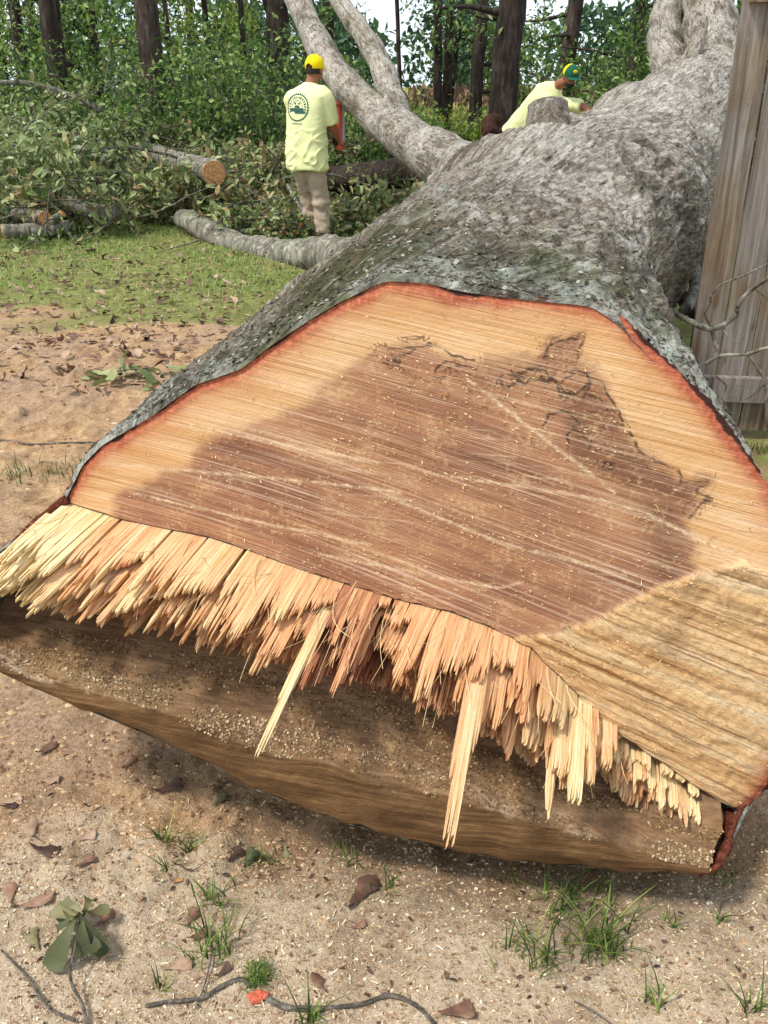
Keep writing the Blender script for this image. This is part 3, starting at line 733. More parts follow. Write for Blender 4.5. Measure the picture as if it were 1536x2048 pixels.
for row in range(8):
    pos = sh.uniform(0, .01) - .017 * row
    while pos < hl[-1] * .975:
        i = min(int(np.searchsorted(hl, max(pos, 0))), NN - 1)
        x = pxs[i]
        right = x > 1235
        wid = (.009 + (.022 if row == 0 else .034) * sh.random() ** 1.5 if not right else sh.uniform(.006, .02)) * (1.2 if sh.random() < .15 else 1)
        if x < 230 and row == 0: wid = sh.uniform(.012, .035)
        if 1060 < x < 1235 and row >= 2: wid *= 1.5
        tu = unit(seg[i])
        thick = np.linalg.norm(hin[i] - upp[np.argmin(np.abs(upp[:, 0] - hin[i, 0])), :2] - [0, .02])
        thick = float(np.clip(thick - .02, .08, .16))
        gap = row / 7 * thick
        u0, w0 = hin[i] + np.array([tu[1], -tu[0]]) * (gap + .009) * (1 if tu[0] > 0 else -1) + tu * min(pos, 0)
        L = len_at(x, row) * (.9 + .3 * float(vnoise(np.array([[pos * 14, row * 3.7, 0.]]), 5)[0]) + .16 * sh.normal())
        if 1060 < x < 1235 and row in (2, 3): L *= 1.25
        if 770 < x < 840 and row < 5: L *= sh.uniform(.12, .75)
        if 1190 < x < 1260: L *= sh.uniform(.3, .8)
        if right and row in (0, 1): L *= .3
        if x > 1225 and row < 2 and sh.random() < .8: pos += wid; continue
        if x > 1225: L *= sh.uniform(.5, 1.2)
        tnt = tint_at(x) + sh.normal() * .09 + (.12 if row > 2 else 0)
        skew = sh.normal() * .012 + (.25 * sh.random() if 780 < x < 960 and row < 2 else 0) * -1
        if row == 0: V, F, A = splinter(u0, w0, L, wid * 1.12, .011, tu, tnt, sh, droop=.02 + .03 * sh.random() * (sh.random() < .3), skew=skew * .4, rag=.6)
        else: V, F, A = splinter(u0, w0, L, wid * 1.08, sh.uniform(.006, .014), tu, tnt, sh, droop=sh.uniform(0, .05) + (.1 * sh.random() if sh.random() < .12 else 0), skew=skew, rag=.9)
        if (row <= 2 and not right or row <= 1) and count < 285:
            MB().add(V, F, fib=A, tint=np.full(len(V), np.clip(tnt, 0, 1))).build('splinter', SPLIT, log, False); count += 1
        else:
            stuff.add(V, F, fib=A, tint=np.full(len(V), np.clip(tnt, 0, 1)))
        pos += wid * (1.0 if row == 0 else .97)
# the long hanging slivers and the broad boards
def big_splinter(tip, root, wid, thk, tnt, droop=0.0):
    m = np.array(root, float); t = np.array(tip, float)
    vp = np.array([1218., 145.])
    ratio = np.linalg.norm(t - vp) / np.linalg.norm(m - vp)
    p = uw(*root); q = L2W(p[0], p[1], 0); zc = q[1] * math.cos(PITCH) + (CAM_H - q[2]) * math.sin(PITCH)
    L = (1 - 1 / ratio) * zc / (AX[1] * math.cos(PITCH))
    tt_ = unit(np.array([1., -.32])); bend = sh.uniform(.01, .04); sk_ = sh.normal() * .02
    V, F, A = splinter(p[0], p[1] - .004, L, wid * .62, thk, tt_, tnt, sh, droop=bend, rag=.12, skew=sk_)
    mb_ = MB().add(V, F, fib=A, tint=np.full(len(V), tnt))
    for off_, fl_, fw_ in ((-.4, .82, .34), (.42, .7, .36), (-.1, .6, .8)):
        V, F, A = splinter(p[0] + off_ * wid, p[1] - .004 - off_ * wid * .3 - .002 * (fw_ > .5), L * fl_ * sh.uniform(.85, 1.05), wid * fw_, thk * .9, tt_, tnt, sh, droop=bend, rag=.5, skew=sk_)
        mb_.add(V, F, fib=A, tint=np.full(len(V), min(1, tnt + .08)))
    mb_.build('splinter', SPLIT, log, False); return
    MB().add(V, F, fib=A, tint=np.full(len(V), tnt)).build('splinter', SPLIT, log, False)
for tip, root, wid, thk, tnt in [((485, 1505), (672, 1178), .020, .012, .18), ((868, 1690), (968, 1268), .032, .014, .3), ((850, 1560), (985, 1285), .034, .016, .5), ((780, 1385), (880, 1225), .016, .01, .4),
                                 ((1095, 1545), (1122, 1392), .048, .02, .28), ((1145, 1600), (1160, 1400), .040, .018, .15), ((1180, 1560), (1180, 1412), .024, .018, .35), ((1215, 1535), (1212, 1440), .036, .02, .3),
                                 ((600, 1360), (742, 1195), .018, .012, .7), ((235, 1290), (345, 1080), .018, .014, .4)]:
    big_splinter(tip, root, wid, thk, tnt)
# hair-fine fibres
for q in range(150):
    i = sh.integers(0, int(NN * .8)); u0, w0 = hin[i] + sh.normal(size=2) * .012 + np.array([0, -.02])
    L = len_at(pxs[i], 0) * sh.uniform(.4, 1.1)
    f = np.linspace(0, 1, 5)
    P = L2W(u0 + .03 * sh.normal() * f ** 2, w0 + .02 * sh.normal() * f + (.035 * sh.normal()) * f ** 2, .02 + f * L)
    V, F = tube(P, np.linspace(.0011, .0005, 5), 3)
    stuff.add(V, F, fib=V * 1.0, tint=np.full(len(V), .25 * sh.random()))
o = stuff.build('fine_splinters', SPLIT, log, False); tag(o, kind='stuff')
print('splinters', count)

# cut limb stub on top of the trunk
sb = at(1098, 272, 4.45); stp = at(1096, 204, 4.5)
pth = catmull([sb - [0, 0, .18], sb, (sb + stp) / 2 + [.0, 0, 0], stp], 22)
V, F = tube(pth, np.concatenate([np.linspace(.165, .11, 10), np.linspace(.107, .093, 10), [.088, .075]]), 40, .14, 14, 8)
MB().add(V, F, bk=V * 3, worn=np.full(len(V), .2), lich=0, mossy=0).build('limb_stub', BARK, log)
# heavy limbs at the fork
def limb(px, r0, r1, name='limb', n=60, seg_=24, rough=.13, worn_=.75):
    K = [at(x, y, Y) for x, y, Y in px]
    P = catmull(K, n)
    V, F = tube(P, np.linspace(r0, r1, n) * (1 + .06 * np.sin(np.arange(n) * .9)), seg_, rough, 9, int(px[0][0]))
    sl_ = np.concatenate([[0], np.cumsum(np.linalg.norm(np.diff(P, axis=0), axis=1))]); rr_ = np.linspace(r0, r1, n); tt_ = np.linspace(0, 2 * np.pi, seg_, endpoint=False)
    tt_ = np.minimum(tt_, 2 * np.pi - tt_)
    B_ = np.vstack([np.column_stack([np.repeat(sl_, seg_), (rr_[:, None] * tt_[None]).ravel() * 1.0, np.repeat(sl_, seg_) * 0]), [[0, 0, 0], [sl_[-1], 0, 0]]]) * [1.0, .8, 1]
    MB().add(V, F, bk=B_, worn=np.full(len(V), worn_) + .5 * fbm(V * 3, 2, 5), lich=np.full(len(V), .1), mossy=0).build(name, BARK, log)
limb([(1432, 190, 9.2), (1425, 110, 9.9), (1420, 40, 10.3), (1415, -60, 10.8), (1400, -220, 11.6), (1330, -480, 12.8)], .30, .19)
limb([(1420, 190, 9.4), (1362, 158, 10.0), (1332, 100, 10.5), (1335, 35, 10.8), (1362, -25, 11.1), (1450, -120, 11.6), (1540, -330, 12.6)], .2, .15)
limb([(1400, 40, 9.2), (1392, 95, 9.0), (1372, 135, 8.9), (1338, 176, 8.8)], .07, .06, 'limb', 24, 14, .05)
# left-hand limbs rising from behind the trunk
limb([(960, 360, 6.9), (890, 322, 7.6), (820, 280, 8.6), (768, 242, 9.6), (700, 180, 10.6), (640, 95, 11.5), (590, -15, 12.4), (540, -160, 13.2), (500, -360, 14)], .215, .12)
limb([(840, 300, 8.5), (805, 255, 9.2), (788, 205, 9.7), (762, 132, 10.2), (726, 68, 10.6), (680, 0, 11.0), (640, -120, 11.6), (640, -300, 12.2)], .145, .085)
K = catmull([at(985, 275, 5.2), at(978, 252, 5.25), at(992, 240, 5.3)], 10); V, F = tube(K, np.linspace(.055, .035, 10), 12, .5, 18, 6)
MB().add(V, F).build('broken_knot', plain('dark_heart_knot', '#3f2a22', .95, .05, .4, 60, .8), log)
# ------------------------------------------------------------------ ground
def make_ground():
    s = Sh('ground_soil', .95, .1)
    g = s.geo()
    n = s.noise(g, 1.3, 5, .6); nm = s.noise(g, 9, 6, .7); nf = s.noise(g, 60, 5, .75); nff = s.noise(g, 220, 3, .7); blo = s.noise(g, 4.5, 5, .65)
    dirt = s.ramp(s.math('ADD', s.math('MULTIPLY', nm, .6), s.math('MULTIPLY', nf, .45)), [(.3, '#70553b'), (.48, '#a6835f'), (.62, '#c6a57e'), (.8, '#dec39d')])
    gold = s.ramp(nf, [(.3, '#7d6450'), (.55, '#b3957a'), (.8, '#cfb496')])
    dirt = s.mix(s.step(n, .4, .65), dirt, gold)
    dust = s.ramp(s.math('ADD', s.math('MULTIPLY', nf, .55), s.math('MULTIPLY', nff, .5)), [(.3, '#7f6a52'), (.46, '#b09a7f'), (.6, '#cfbca1'), (.78, '#eadecb')])
    c = s.mix(s.step(s.math('ADD', s.attr('dust'), s.math('MULTIPLY', s.math('SUBTRACT', nm, .5), 1.1)), .3, .75), dirt, dust)
    c = s.mix(s.math('MULTIPLY', s.step(s.attr('dark'), .2, .9), .6), c, s.ramp(nf, [(.3, '#4a3a2b'), (.7, '#86694c')]))  # painted shade under the log lip, plus random darker soil
    c = s.mix(s.math('MULTIPLY', s.step(blo, .5, .36), .45), c, s.ramp(nf, [(.3, '#5f4b38'), (.7, '#a3886c')]))
    lawn = s.ramp(s.math('ADD', s.math('MULTIPLY', nm, .6), s.math('MULTIPLY', nf, .4)), [(.35, '#5a5834'), (.5, '#7d7e49'), (.65, '#92985a'), (.8, '#b5a97c')])
    c = s.mix(s.step(s.math('ADD', s.attr('lawn'), s.math('MULTIPLY', s.math('SUBTRACT', nm, .5), .9)), .35, .65), c, lawn)
    field = s.ramp(s.noise(g, .6, 5), [(.35, '#6d7440'), (.55, '#94924f'), (.7, '#a99a68')])
    c = s.mix(s.attr('field'), c, field)
    wood = s.ramp(nm, [(.3, '#2c2518'), (.6, '#4f4126'), (.8, '#5c5a2c')])
    c = s.mix(s.attr('forest'), c, wood)
    h = s.math('ADD', s.math('MULTIPLY', nm, .5), s.math('ADD', s.math('MULTIPLY', nf, .6), s.math('MULTIPLY', nff, .3)))
    return s.done(c, s.bump(h, .9, .02))
GROUND = make_ground()
def axis(lo, hi, fine, lim_lo, lim_hi, g=1.12):
    a = list(np.arange(lo, hi, fine)); st = fine
    while a[-1] < lim_hi: st = min(st * g, 25); a.append(a[-1] + st)
    st = fine; b = []
    p = lo
    while p > lim_lo: st = min(st * g, 25); p -= st; b.append(p)
    return np.array(b[::-1] + a)
gx = axis(-2.4, 1.9, .0125, -200, 200); gy = axis(.75, 4.2, .0125, -40, 230, 1.035)
GX, GY = np.meshgrid(gx, gy)
gp2 = np.column_stack([GX.ravel(), GY.ravel(), np.zeros(GX.size)])
def ground_h(x, y):
    p = np.column_stack([np.ravel(x), np.ravel(y), np.zeros(np.size(x))])
    x, y = p[:, 0], p[:, 1]
    fade = 1 - smooth(6, 14, np.hypot(x, y))
    h = .018 * fbm(p * 2.2, 3, 101) * fade + .02 * fbm(p * .35, 2, 104)
    clod = np.maximum(0, fbm(p * 11, 3, 102)) * .04 + np.maximum(0, fbm(p * 28, 2, 103)) * .022
    cl = smooth(.15, .9, fbm(p * 1.1, 2, 107) + .8 * np.exp(-((x + .55) / .55) ** 2 - ((y - 1.55) / .45) ** 2) + .35 * smooth(2, 3, y))
    h = h + (clod * (.35 + cl) + .004 * fbm(p * 70, 2, 105)) * fade
    dip = .05 * np.exp(-((x - .1) / .8) ** 2 - ((y - 1.75) / .5) ** 2)
    return h - dip - .012
gz = ground_h(GX, GY)
x_, y_ = gp2[:, 0], gp2[:, 1]
dist = np.hypot(x_, y_)
dustA = smooth(1.75, 1.15, y_ + .12 * x_ + .18 * fbm(gp2 * 1.6, 3, 120)) + .45 * fbm(gp2 * 2.2, 3, 121)
darkA = np.exp(-((x_ - .35) / .8) ** 2 - ((y_ - 1.5) / .22) ** 2) + .4 * np.clip(fbm(gp2 * 2.5, 3, 122), 0, 1)  # log-lip shade put into the ground colour, plus random dark soil patches
lawnA = smooth(5.9, 6.9, y_ + .25 * x_ * 0 + .8 * fbm(gp2 * .7, 2, 123)) * smooth(12.5, 11, y_) * smooth(3.5, 1.5, x_)
lawnA = lawnA + .55 * smooth(1.3, 1.8, x_) * smooth(2.5, 3, y_) * (y_ < 12) 
fieldA = smooth(26, 30, y_ + 2 * fbm(gp2 * .2, 2, 124)) * smooth(-9, -2, x_ - .03 * y_)
forestA = smooth(10.5, 12.5, y_ + fbm(gp2 * .5, 2, 125)) * (1 - fieldA)
V = np.column_stack([x_, y_, gz])
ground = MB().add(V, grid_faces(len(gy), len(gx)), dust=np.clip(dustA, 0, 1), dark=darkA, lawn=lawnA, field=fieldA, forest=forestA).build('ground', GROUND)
tag(ground, kind='structure')
# ------------------------------------------------------------------ wooden fence
def make_board():
    s = Sh('weathered_fence_wood', .85, .2)
    g = s.obj(); r = s.node('ObjectInfo').outputs['Random']
    off = s.node('VectorMath', {0: g, 1: s.node('CombineXYZ', {0: s.math('MULTIPLY', r, 37.0), 2: s.math('MULTIPLY', r, 11.0)}).outputs[0]}, operation='ADD').outputs[0]
    gr = s.noise(s.map(off, (34, 34, 1.6)), 1.0, 5, .7, .6); lo = s.noise(off, 3, 4); bl = s.noise(off, 26, 4, .7)
    grey = s.ramp(gr, [(.3, '#544c44'), (.5, '#7d746b'), (.7, '#a09890')])
    tan = s.ramp(gr, [(.3, '#4f4132'), (.5, '#776650'), (.7, '#988771')])
    c = s.mix(s.step(s.math('ADD', lo, s.math('MULTIPLY', s.math('SUBTRACT', r, .5), .4)), .45, .7), grey, tan)
    c = s.mix(s.math('MULTIPLY', s.step(bl, .62, .75), .5), c, '#4c443d')
    kn = s.voro(s.map(off, (5, 5, 1.6)), 1.0)
    c = s.mix(s.math('MULTIPLY', s.step(kn, .1, .05), .6), c, '#5b3f2a')
    return s.done(c, s.bump(s.math('ADD', gr, s.math('MULTIPLY', bl, .4)), .7, .005))
BOARD = make_board()
F0 = np.array([1.447, 4.13, 0]); FD = unit(np.array([1.0, -.12, 0])); FNRM = np.array([-FD[1], FD[0], 0])
fence = thing('board_fence', 'weathered grey vertical board fence with horizontal rail beside the log', 'fence', F0)
def fbox(x0, x1, y0, y1, z0, z1, name, bev=.004, warp=0.0, seed=0):
    V, F = box((x0, y0, z0), (x1, y1, z1))
    n = 14
    zs = np.linspace(z0, z1, n) if (z1 - z0) > (x1 - x0) else None
    r = np.random.default_rng(seed)
    if zs is not None:
        prof = np.array([[x0 + bev, y0], [x1 - bev, y0], [x1, y0 + bev], [x1, y1], [x0, y1], [x0, y0 + bev]])
        wv = np.cumsum(r.normal(size=n)) * warp
        V = np.concatenate([np.column_stack([prof[:, 0] + wv[i] + r.normal(size=6) * .0008, prof[:, 1] + wv[i] * .6, np.full(6, z)]) for i, z in enumerate(zs)])
        F = [grid_faces(n, 6, True), np.array([[5, 4, 3, 2, 1, 0]]), np.array([[(n - 1) * 6 + j for j in range(6)]])]
    W = F0 + V[:, :1] * FD + V[:, 1:2] * FNRM + V[:, 2:] * ZX
    return MB().add(W, F).build(name, BOARD, fence, False)
for i in range(9):
    fbox(i * .142, i * .142 + .134, .012, .030, .03, 2.25 - .01 * (i % 3), 'fence_board', .003, .0006, i)
for z in (.185, 1.85):
    fbox(-.0 + .02, 1.28, -.036, .010, z, z + .118, 'rail', seed=int(z * 10))
fbox(.62, .71, .032, .122, 0.0, 2.15, 'fence_post', seed=77)

# ------------------------------------------------------------------ bark, twig and foliage materials
def bark_mat(name, a, b, c_, sc=1.0):
    s = Sh(name, .9, .15)
    g = s.geo(); n = s.noise(s.map(g, (14 * sc, 14 * sc, 3 * sc)), 1.0, 6, .7, .5); n2 = s.noise(g, 5, 4)
    c = s.ramp(s.math('ADD', s.math('MULTIPLY', n, .75), s.math('MULTIPLY', n2, .25)), [(.35, a), (.5, b), (.66, c_)])
    return s.done(c, s.bump(n, 1.0, .03))
TRUNK_DK = bark_mat('dark_pine_bark', '#1f1a17', '#3b322c', '#5d5047')
TRUNK_RD = bark_mat('reddish_pine_bark', '#251f1b', '#453a33', '#6a5e55')
TWIG = bark_mat('grey_twig_bark', '#4a433b', '#736a5f', '#a29a8d', 3)
LIMB_B = bark_mat('lichened_limb_bark', '#3d392c', '#7d786a', '#bab6a6', 1.6)
LEAF_WOOD = leaf_mat('woodland_leaves', [(0, '#2c4522'), (.3, '#4a6a30'), (.6, '#6b8a40'), (.85, '#90a856'), (1, '#b6c47c')], .42)
LEAF_YEL = leaf_mat('yellow_green_leaves', [(0, '#3f5a20'), (.4, '#667f2b'), (.75, '#8c9c3a'), (1, '#b0b556')], .4)
LEAF_CUT = leaf_mat('wilting_oak_leaves', [(0, '#343f20'), (.25, '#5a6b39'), (.5, '#818e55'), (.72, '#a6aa76'), (.86, '#a48a5e'), (.95, '#8a6848'), (1, '#5f4630')], .22)
LEAF_PALE = leaf_mat('pale_leaf_undersides', [(0, '#5d6c3c'), (.4, '#8b9a60'), (.8, '#b3bd8a'), (1, '#cdd2a8')], .3)
LEAF_DEAD = leaf_mat('dead_oak_leaves', [(0, '#3b2a20'), (.3, '#63473a'), (.55, '#8d6a55'), (.75, '#a98a70'), (.9, '#b59b86'), (1, '#6f6a44')], .1, .65, 110)
LEAF_FAR = leaf_mat('far_leaves', [(0, '#2f4a33'), (.5, '#4c6b47'), (1, '#7a946a')], .3)  # greyed, bluer green: distance haze put into the leaf colour

def branch_pts(p0, d, L, n=7, bend=.25, sag=0.0, r=None):
    r = r or rng
    d = unit(np.asarray(d, float)); P = [np.asarray(p0, float)]
    for i in range(n - 1):
        d = unit(d + r.normal(size=3) * bend * .35 + np.array([0, 0, -sag / n])); P.append(P[-1] + d * L / (n - 1))
    return np.array(P)
def spray(P, R, nleaf, size, tips, r, spread=.12):
    """leaves along a twig path"""
    i = (r.random(nleaf) ** .7 * (len(P) - 1)); k = i.astype(int).clip(0, len(P) - 2); f = (i - k)[:, None]
    p = P[k] * (1 - f) + P[k + 1] * f + r.normal(size=(nleaf, 3)) * spread
    x = unit(P[k + 1] - P[k]) * .6 + r.normal(size=(nleaf, 3)) * .7 + np.array([0, 0, -.15])
    return p, x

# ------------------------------------------------------------------ standing trees
def tree(name, label, base, h, r0, lean=(0, 0), mat=None, leaf=None, nleaf=2500, lsize=.11, crown0=.45, crown_r=2.2, group='trees at the edge of the wood', seed=0, nb=12, low=0, fork=None, bend=.02):
    r = np.random.default_rng(seed)
    base = np.array([base[0], base[1], 0.0])
    t = thing(name, label, 'tree', base, group)
    n = 26; z = np.linspace(-.1, h, n)
    P = base + np.column_stack([lean[0] * z + np.cumsum(r.normal(size=n)) * bend * r0 * 4, lean[1] * z, z])
    R = r0 * (1 - .75 * np.linspace(0, 1, n) ** 1.2) * (1 + .45 * np.exp(-np.maximum(z, 0) / .25))
    tb = MB(); V, F = tube(P, R, 14, .2, 5, seed); tb.add(V, F)
    if fork:
        k = int(fork[0] * n / h); Pf = branch_pts(P[k], (fork[1], .1, 1), h * .6, 10, .08, 0, r)
        V, F = tube(Pf, np.linspace(R[k] * .7, .03, 10), 10, .15, 5, seed + 1); tb.add(V, F)
    lv = MB()
    for b in range(nb):
        zb = h * (crown0 + (1 - crown0) * r.random()) if b >= low else r.uniform(1.0, 3.6)
        k = np.searchsorted(z, zb).clip(1, n - 1); a = r.uniform(0, 2 * np.pi)
        L = crown_r * (1.1 - .5 * zb / h) * r.uniform(.6, 1.1) * (.8 if b < low else 1)
        Pb = branch_pts(P[k], (math.cos(a), math.sin(a), r.uniform(-.1, .5)), L, 8, .3, .15, r)
        V, F = tube(Pb, np.linspace(R[k] * .28 + .008, .006, 8), 5); tb.add(V, F)
        for q in range(5):
            i = r.integers(2, 8); Ps = branch_pts(Pb[i], r.normal(size=3) + (Pb[-1] - Pb[0]) * .6 / L, L * .45, 5, .3, .2, r)
            V, F = tube(Ps, np.linspace(.008, .003, 5), 3, cap=False); tb.add(V, F)
            p, x = spray(Ps, None, max(3, nleaf // (nb * 5)), lsize, 0, r, .14)
            V, F, tt = leaves(p, x, lsize * r.uniform(.6, 1.25, len(p)), LEAF4, .15); lv.add(V, F, tint=tt)
    tb.build('trunk', mat or TRUNK_DK, t)
    if lv.n: lv.build('crown', leaf or LEAF_WOOD, t, False)
    return t
def gxy(x, y, Y):     # ground spot under photo column x at distance Y
    p = at(x, y, Y); return (p[0], p[1])
TR = [  # name, label, px, Y, h, r0, lean, mat, seed, extra
    ('pine_tree', 'dark slender tree trunk farthest left at photo edge', 50, 19, 11, .13, (-.0, 0), TRUNK_DK, dict(low=1)),
    ('pine_tree', 'dark trunk second from the left edge, above the brush pile', 120, 18, 12, .20, (.0, 0), TRUNK_DK, dict(low=2)),
    ('pine_tree', 'thick brown trunk rising out of the brush left of the man', 303, 15.2, 13, .185, (-.004, 0), TRUNK_RD, dict(low=1)),
    ('sapling', 'thin dark sapling just right of the thick brown trunk', 348, 16.5, 8, .05, (-.015, 0), TRUNK_DK, dict(low=4, nleaf=2200)),
    ('sapling', 'thin dark sapling left of the forked reddish tree', 488, 20, 9, .07, (.01, 0), TRUNK_DK, dict(low=3, nleaf=2200)),
    ('oak_tree', 'forked reddish tree behind the man in yellow cap', 552, 21, 11, .27, (.0, 0), TRUNK_RD, dict(low=2, fork=(2.9, -.35))),
    ('oak_tree', 'dark trunk half hidden behind the pale leaning limbs', 655, 24, 12, .16, (.02, 0), TRUNK_DK, dict(low=2)),
    ('sapling', 'leaning thin sapling against the sky between the limbs', 800, 24, 10, .06, (-.05, 0), TRUNK_DK, dict(low=1, nleaf=900)),
    ('dark_tree', 'left stem of the dark trio before the field', 872, 24, 11, .12, (-.02, 0), TRUNK_DK, dict(low=4, nleaf=1400)),
    ('dark_tree', 'middle stem of the dark trio before the field', 893, 24.6, 11, .13, (.02, 0), TRUNK_DK, dict(low=4, nleaf=1500)),
    ('dark_tree', 'thin leaning right stem of the dark trio before the field', 905, 25, 10, .07, (.09, 0), TRUNK_DK, dict(low=3, nleaf=1000)),
    ('pine_tree', 'straight dark trunk standing right of the trio at the field edge', 955, 22, 12, .155, (.012, 0), TRUNK_DK, dict(low=2, nleaf=1500)),
    ('pine_tree', 'broad dark leaning trunk behind the bent worker', 1012, 17, 13, .255, (.03, 0), TRUNK_DK, dict(low=2, nleaf=1500)),
    ('pine_tree', 'grey trunk directly above the green cap', 1128, 21, 12, .19, (.015, 0), TRUNK_RD, dict(low=4, nleaf=2200)),
    ('oak_tree', 'leafy dark tree between the grey trunk and the trunk fork', 1262, 19, 10, .15, (.01, 0), TRUNK_DK, dict(low=8, nleaf=4200, crown0=.2)),
    ('oak_tree', 'dense green tree behind the fork of the felled trunk', 1390, 21, 10, .16, (.0, 0), TRUNK_DK, dict(low=9, nleaf=5000, crown0=.15)),
    ('oak_tree', 'leafy tree behind the fence at the right edge', 1530, 20, 10, .18, (.0, 0), TRUNK_DK, dict(low=6, nleaf=3500, crown0=.2)),
    ('oak_tree', 'yellow-green young tree in the gap left of the forked tree', 420, 27, 9, .1, (.0, 0), TRUNK_DK, dict(low=9, nleaf=4500, crown0=.1, leaf=LEAF_YEL)),
    ('oak_tree', 'bushy tree behind the two dark left trunks', 200, 23, 9, .14, (.0, 0), TRUNK_DK, dict(low=9, nleaf=4500, crown0=.1)),
    ('oak_tree', 'yellowish young tree at the far left behind the trunks', 10, 24, 9, .12, (.0, 0), TRUNK_DK, dict(low=9, nleaf=4500, crown0=.1, leaf=LEAF_YEL)),
]
for i, (nm, lb, px, Y, h, r0, lean, m_, ex) in enumerate(TR):
    kw = dict(nleaf=2600, lsize=.12); kw.update(ex)
    g_ = gxy(px, 165, Y)
    tree(nm, lb, (g_[0] - lean[0] * 1.5, g_[1]), h, r0, lean, m_, seed=100 + i, **kw)

# understory bushes
def bush(label, px, Y, w, h, leaf, seed, nleaf=2250, lsize=.095, cat='bush', group='bushes along the wood edge', stems=9):
    r = np.random.default_rng(seed); g_ = gxy(px, 165, Y); base = np.array([g_[0], g_[1], 0])
    t = thing('bush', label, cat, base, group); st = MB(); lv = MB()
    for b in range(stems):
        a = r.uniform(0, 2 * np.pi); tip = np.array([math.cos(a) * w * r.uniform(.2, 1), math.sin(a) * w * .6 * r.uniform(.2, 1), h * r.uniform(.5, 1)])
        P = branch_pts(base + r.normal(size=3) * [.15, .15, 0], tip, np.linalg.norm(tip), 8, .25, .1, r)
        V, F = tube(P, np.linspace(.018, .004, 8), 5); st.add(V, F)
        for q in range(6):
            i = r.integers(1, 8); Ps = branch_pts(P[i], r.normal(size=3) + [0, 0, .2], .25 * w + .35, 5, .4, .2, r)
            V, F = tube(Ps, np.linspace(.006, .003, 5), 3, cap=False); st.add(V, F)
            p, x = spray(Ps, None, nleaf // (stems * 6), lsize, 0, r, .13)
            p[:, 2] = np.maximum(p[:, 2], .04)
            V, F, tt = leaves(p, x, lsize * r.uniform(.6, 1.3, len(p)), LEAF6, .2); lv.add(V, F, tint=tt)
    st.build('stems', TWIG, t); lv.build('foliage', leaf, t, False)
BU = [(20, 17, 1.5, 2.4, LEAF_WOOD, 'dark green bush at far left edge'), (120, 16, 1.4, 2.0, LEAF_WOOD, 'bush under the second left trunk'), (215, 16.5, 1.4, 2.3, LEAF_WOOD, 'bush left of the thick brown trunk'),
      (330, 17.5, 1.5, 2.2, LEAF_YEL, 'light bush behind the thick brown trunk'), (390, 14.5, 1.2, 2.0, LEAF_WOOD, 'leafy bush right of the thick brown trunk'), (470, 14.2, 1.3, 2.2, LEAF_WOOD, 'broad leafy bush left of the man'),
      (545, 14.8, 1.1, 1.9, LEAF_WOOD, 'dark bush at the left shoulder of the man'), (600, 18.5, 1.4, 2.4, LEAF_WOOD, 'bush behind the yellow cap'), (690, 17.5, 1.4, 1.5, LEAF_WOOD, 'low bush under the leaning limbs'),
      (740, 21, 1.5, 1.6, LEAF_YEL, 'yellowish bush behind the limb fork'), (760, 16.5, 1.2, .9, LEAF_WOOD, 'small bush behind the resting brown log'), (850, 22, .9, .8, LEAF_YEL, 'small bush at the foot of the dark trio'),
      (940, 20, 1.1, .8, LEAF_YEL, 'low bush at the field edge'), (1060, 23, 1.5, 1.9, LEAF_YEL, 'bush behind the bent worker'), (1180, 19, 1.4, 1.9, LEAF_WOOD, 'bush right of the bent worker'), (1235, 16.5, 1.2, 1.8, LEAF_WOOD, 'dark bush above the felled trunk'),
      (1320, 18, 1.5, 2.2, LEAF_WOOD, 'bush behind the curled limb'), (620, 15.5, 1.2, 1.4, LEAF_WOOD, 'bush right behind the man'), (280, 13.8, 1.1, 1.2, LEAF_WOOD, 'low bush in front of the thick brown trunk'), (430, 22, 1.9, 3.0, LEAF_YEL, 'tall light bush in the gap behind the saplings'),
      (60, 23, 1.9, 3.2, LEAF_YEL, 'tall light bush at the far left'), (250, 24, 2.0, 3.2, LEAF_WOOD, 'tall bush deep in the left wood'), (560, 26, 2.0, 3.0, LEAF_WOOD, 'tall bush deep behind the forked tree'), (1470, 17.5, 1.6, 2.4, LEAF_WOOD, 'bush behind the fork by the fence')]
for i, (px, Y, w, h, lf, lb) in enumerate(BU): bush(lb, px, Y, w, h, lf, 300 + i)

# far wood beyond the field and behind the near wood: one mass
def far_wood(name, label, spots, mat, lsize, n, seed):
    r = np.random.default_rng(seed); lv = MB(); tr_ = MB()
    for (x, y, w, h) in spots:
        th = r.uniform(0, 2 * np.pi, n); ph = r.random(n)
        rad = np.sqrt(r.random(n)) * (1 + .25 * np.sin(th * 3 + x)) * .9 + .1
        zz = h * (.08 + .92 * ph); wid = w * np.sin(np.pi * np.clip(ph * .8 + .15, 0, 1)) ** .7
        p = np.column_stack([x + np.cos(th) * rad * wid, y + np.sin(th) * rad * wid, zz])
        V, F, tt = leaves(p, r.normal(size=(n, 3)), lsize * r.uniform(.5, 1.3, n), LEAF4, .1); lv.add(V, F, tint=tt * .6 + np.repeat(.4 * fbm(p * .6, 2, seed), 4))
        V, F = tube(np.array([[x, y, 0], [x, y, h * .5]]), [.2, .1], 6); tr_.add(V, F, tint=0)
    o = lv.build(name, mat, None, False); tag(o, label, 'wood', kind='stuff')
    b_ = tr_.build('trunks', TRUNK_DK, o); tag(b_, kind='stuff')
r_ = np.random.default_rng(55)
far_wood('distant_wood', 'line of far trees beyond the field, haze put into the leaf colour', [(x + r_.normal() * 2, 78 + r_.normal() * 6, r_.uniform(3, 5), r_.uniform(5.5, 9)) for x in np.arange(-20, 60, 3.2)], LEAF_FAR, .75, 900, 61)
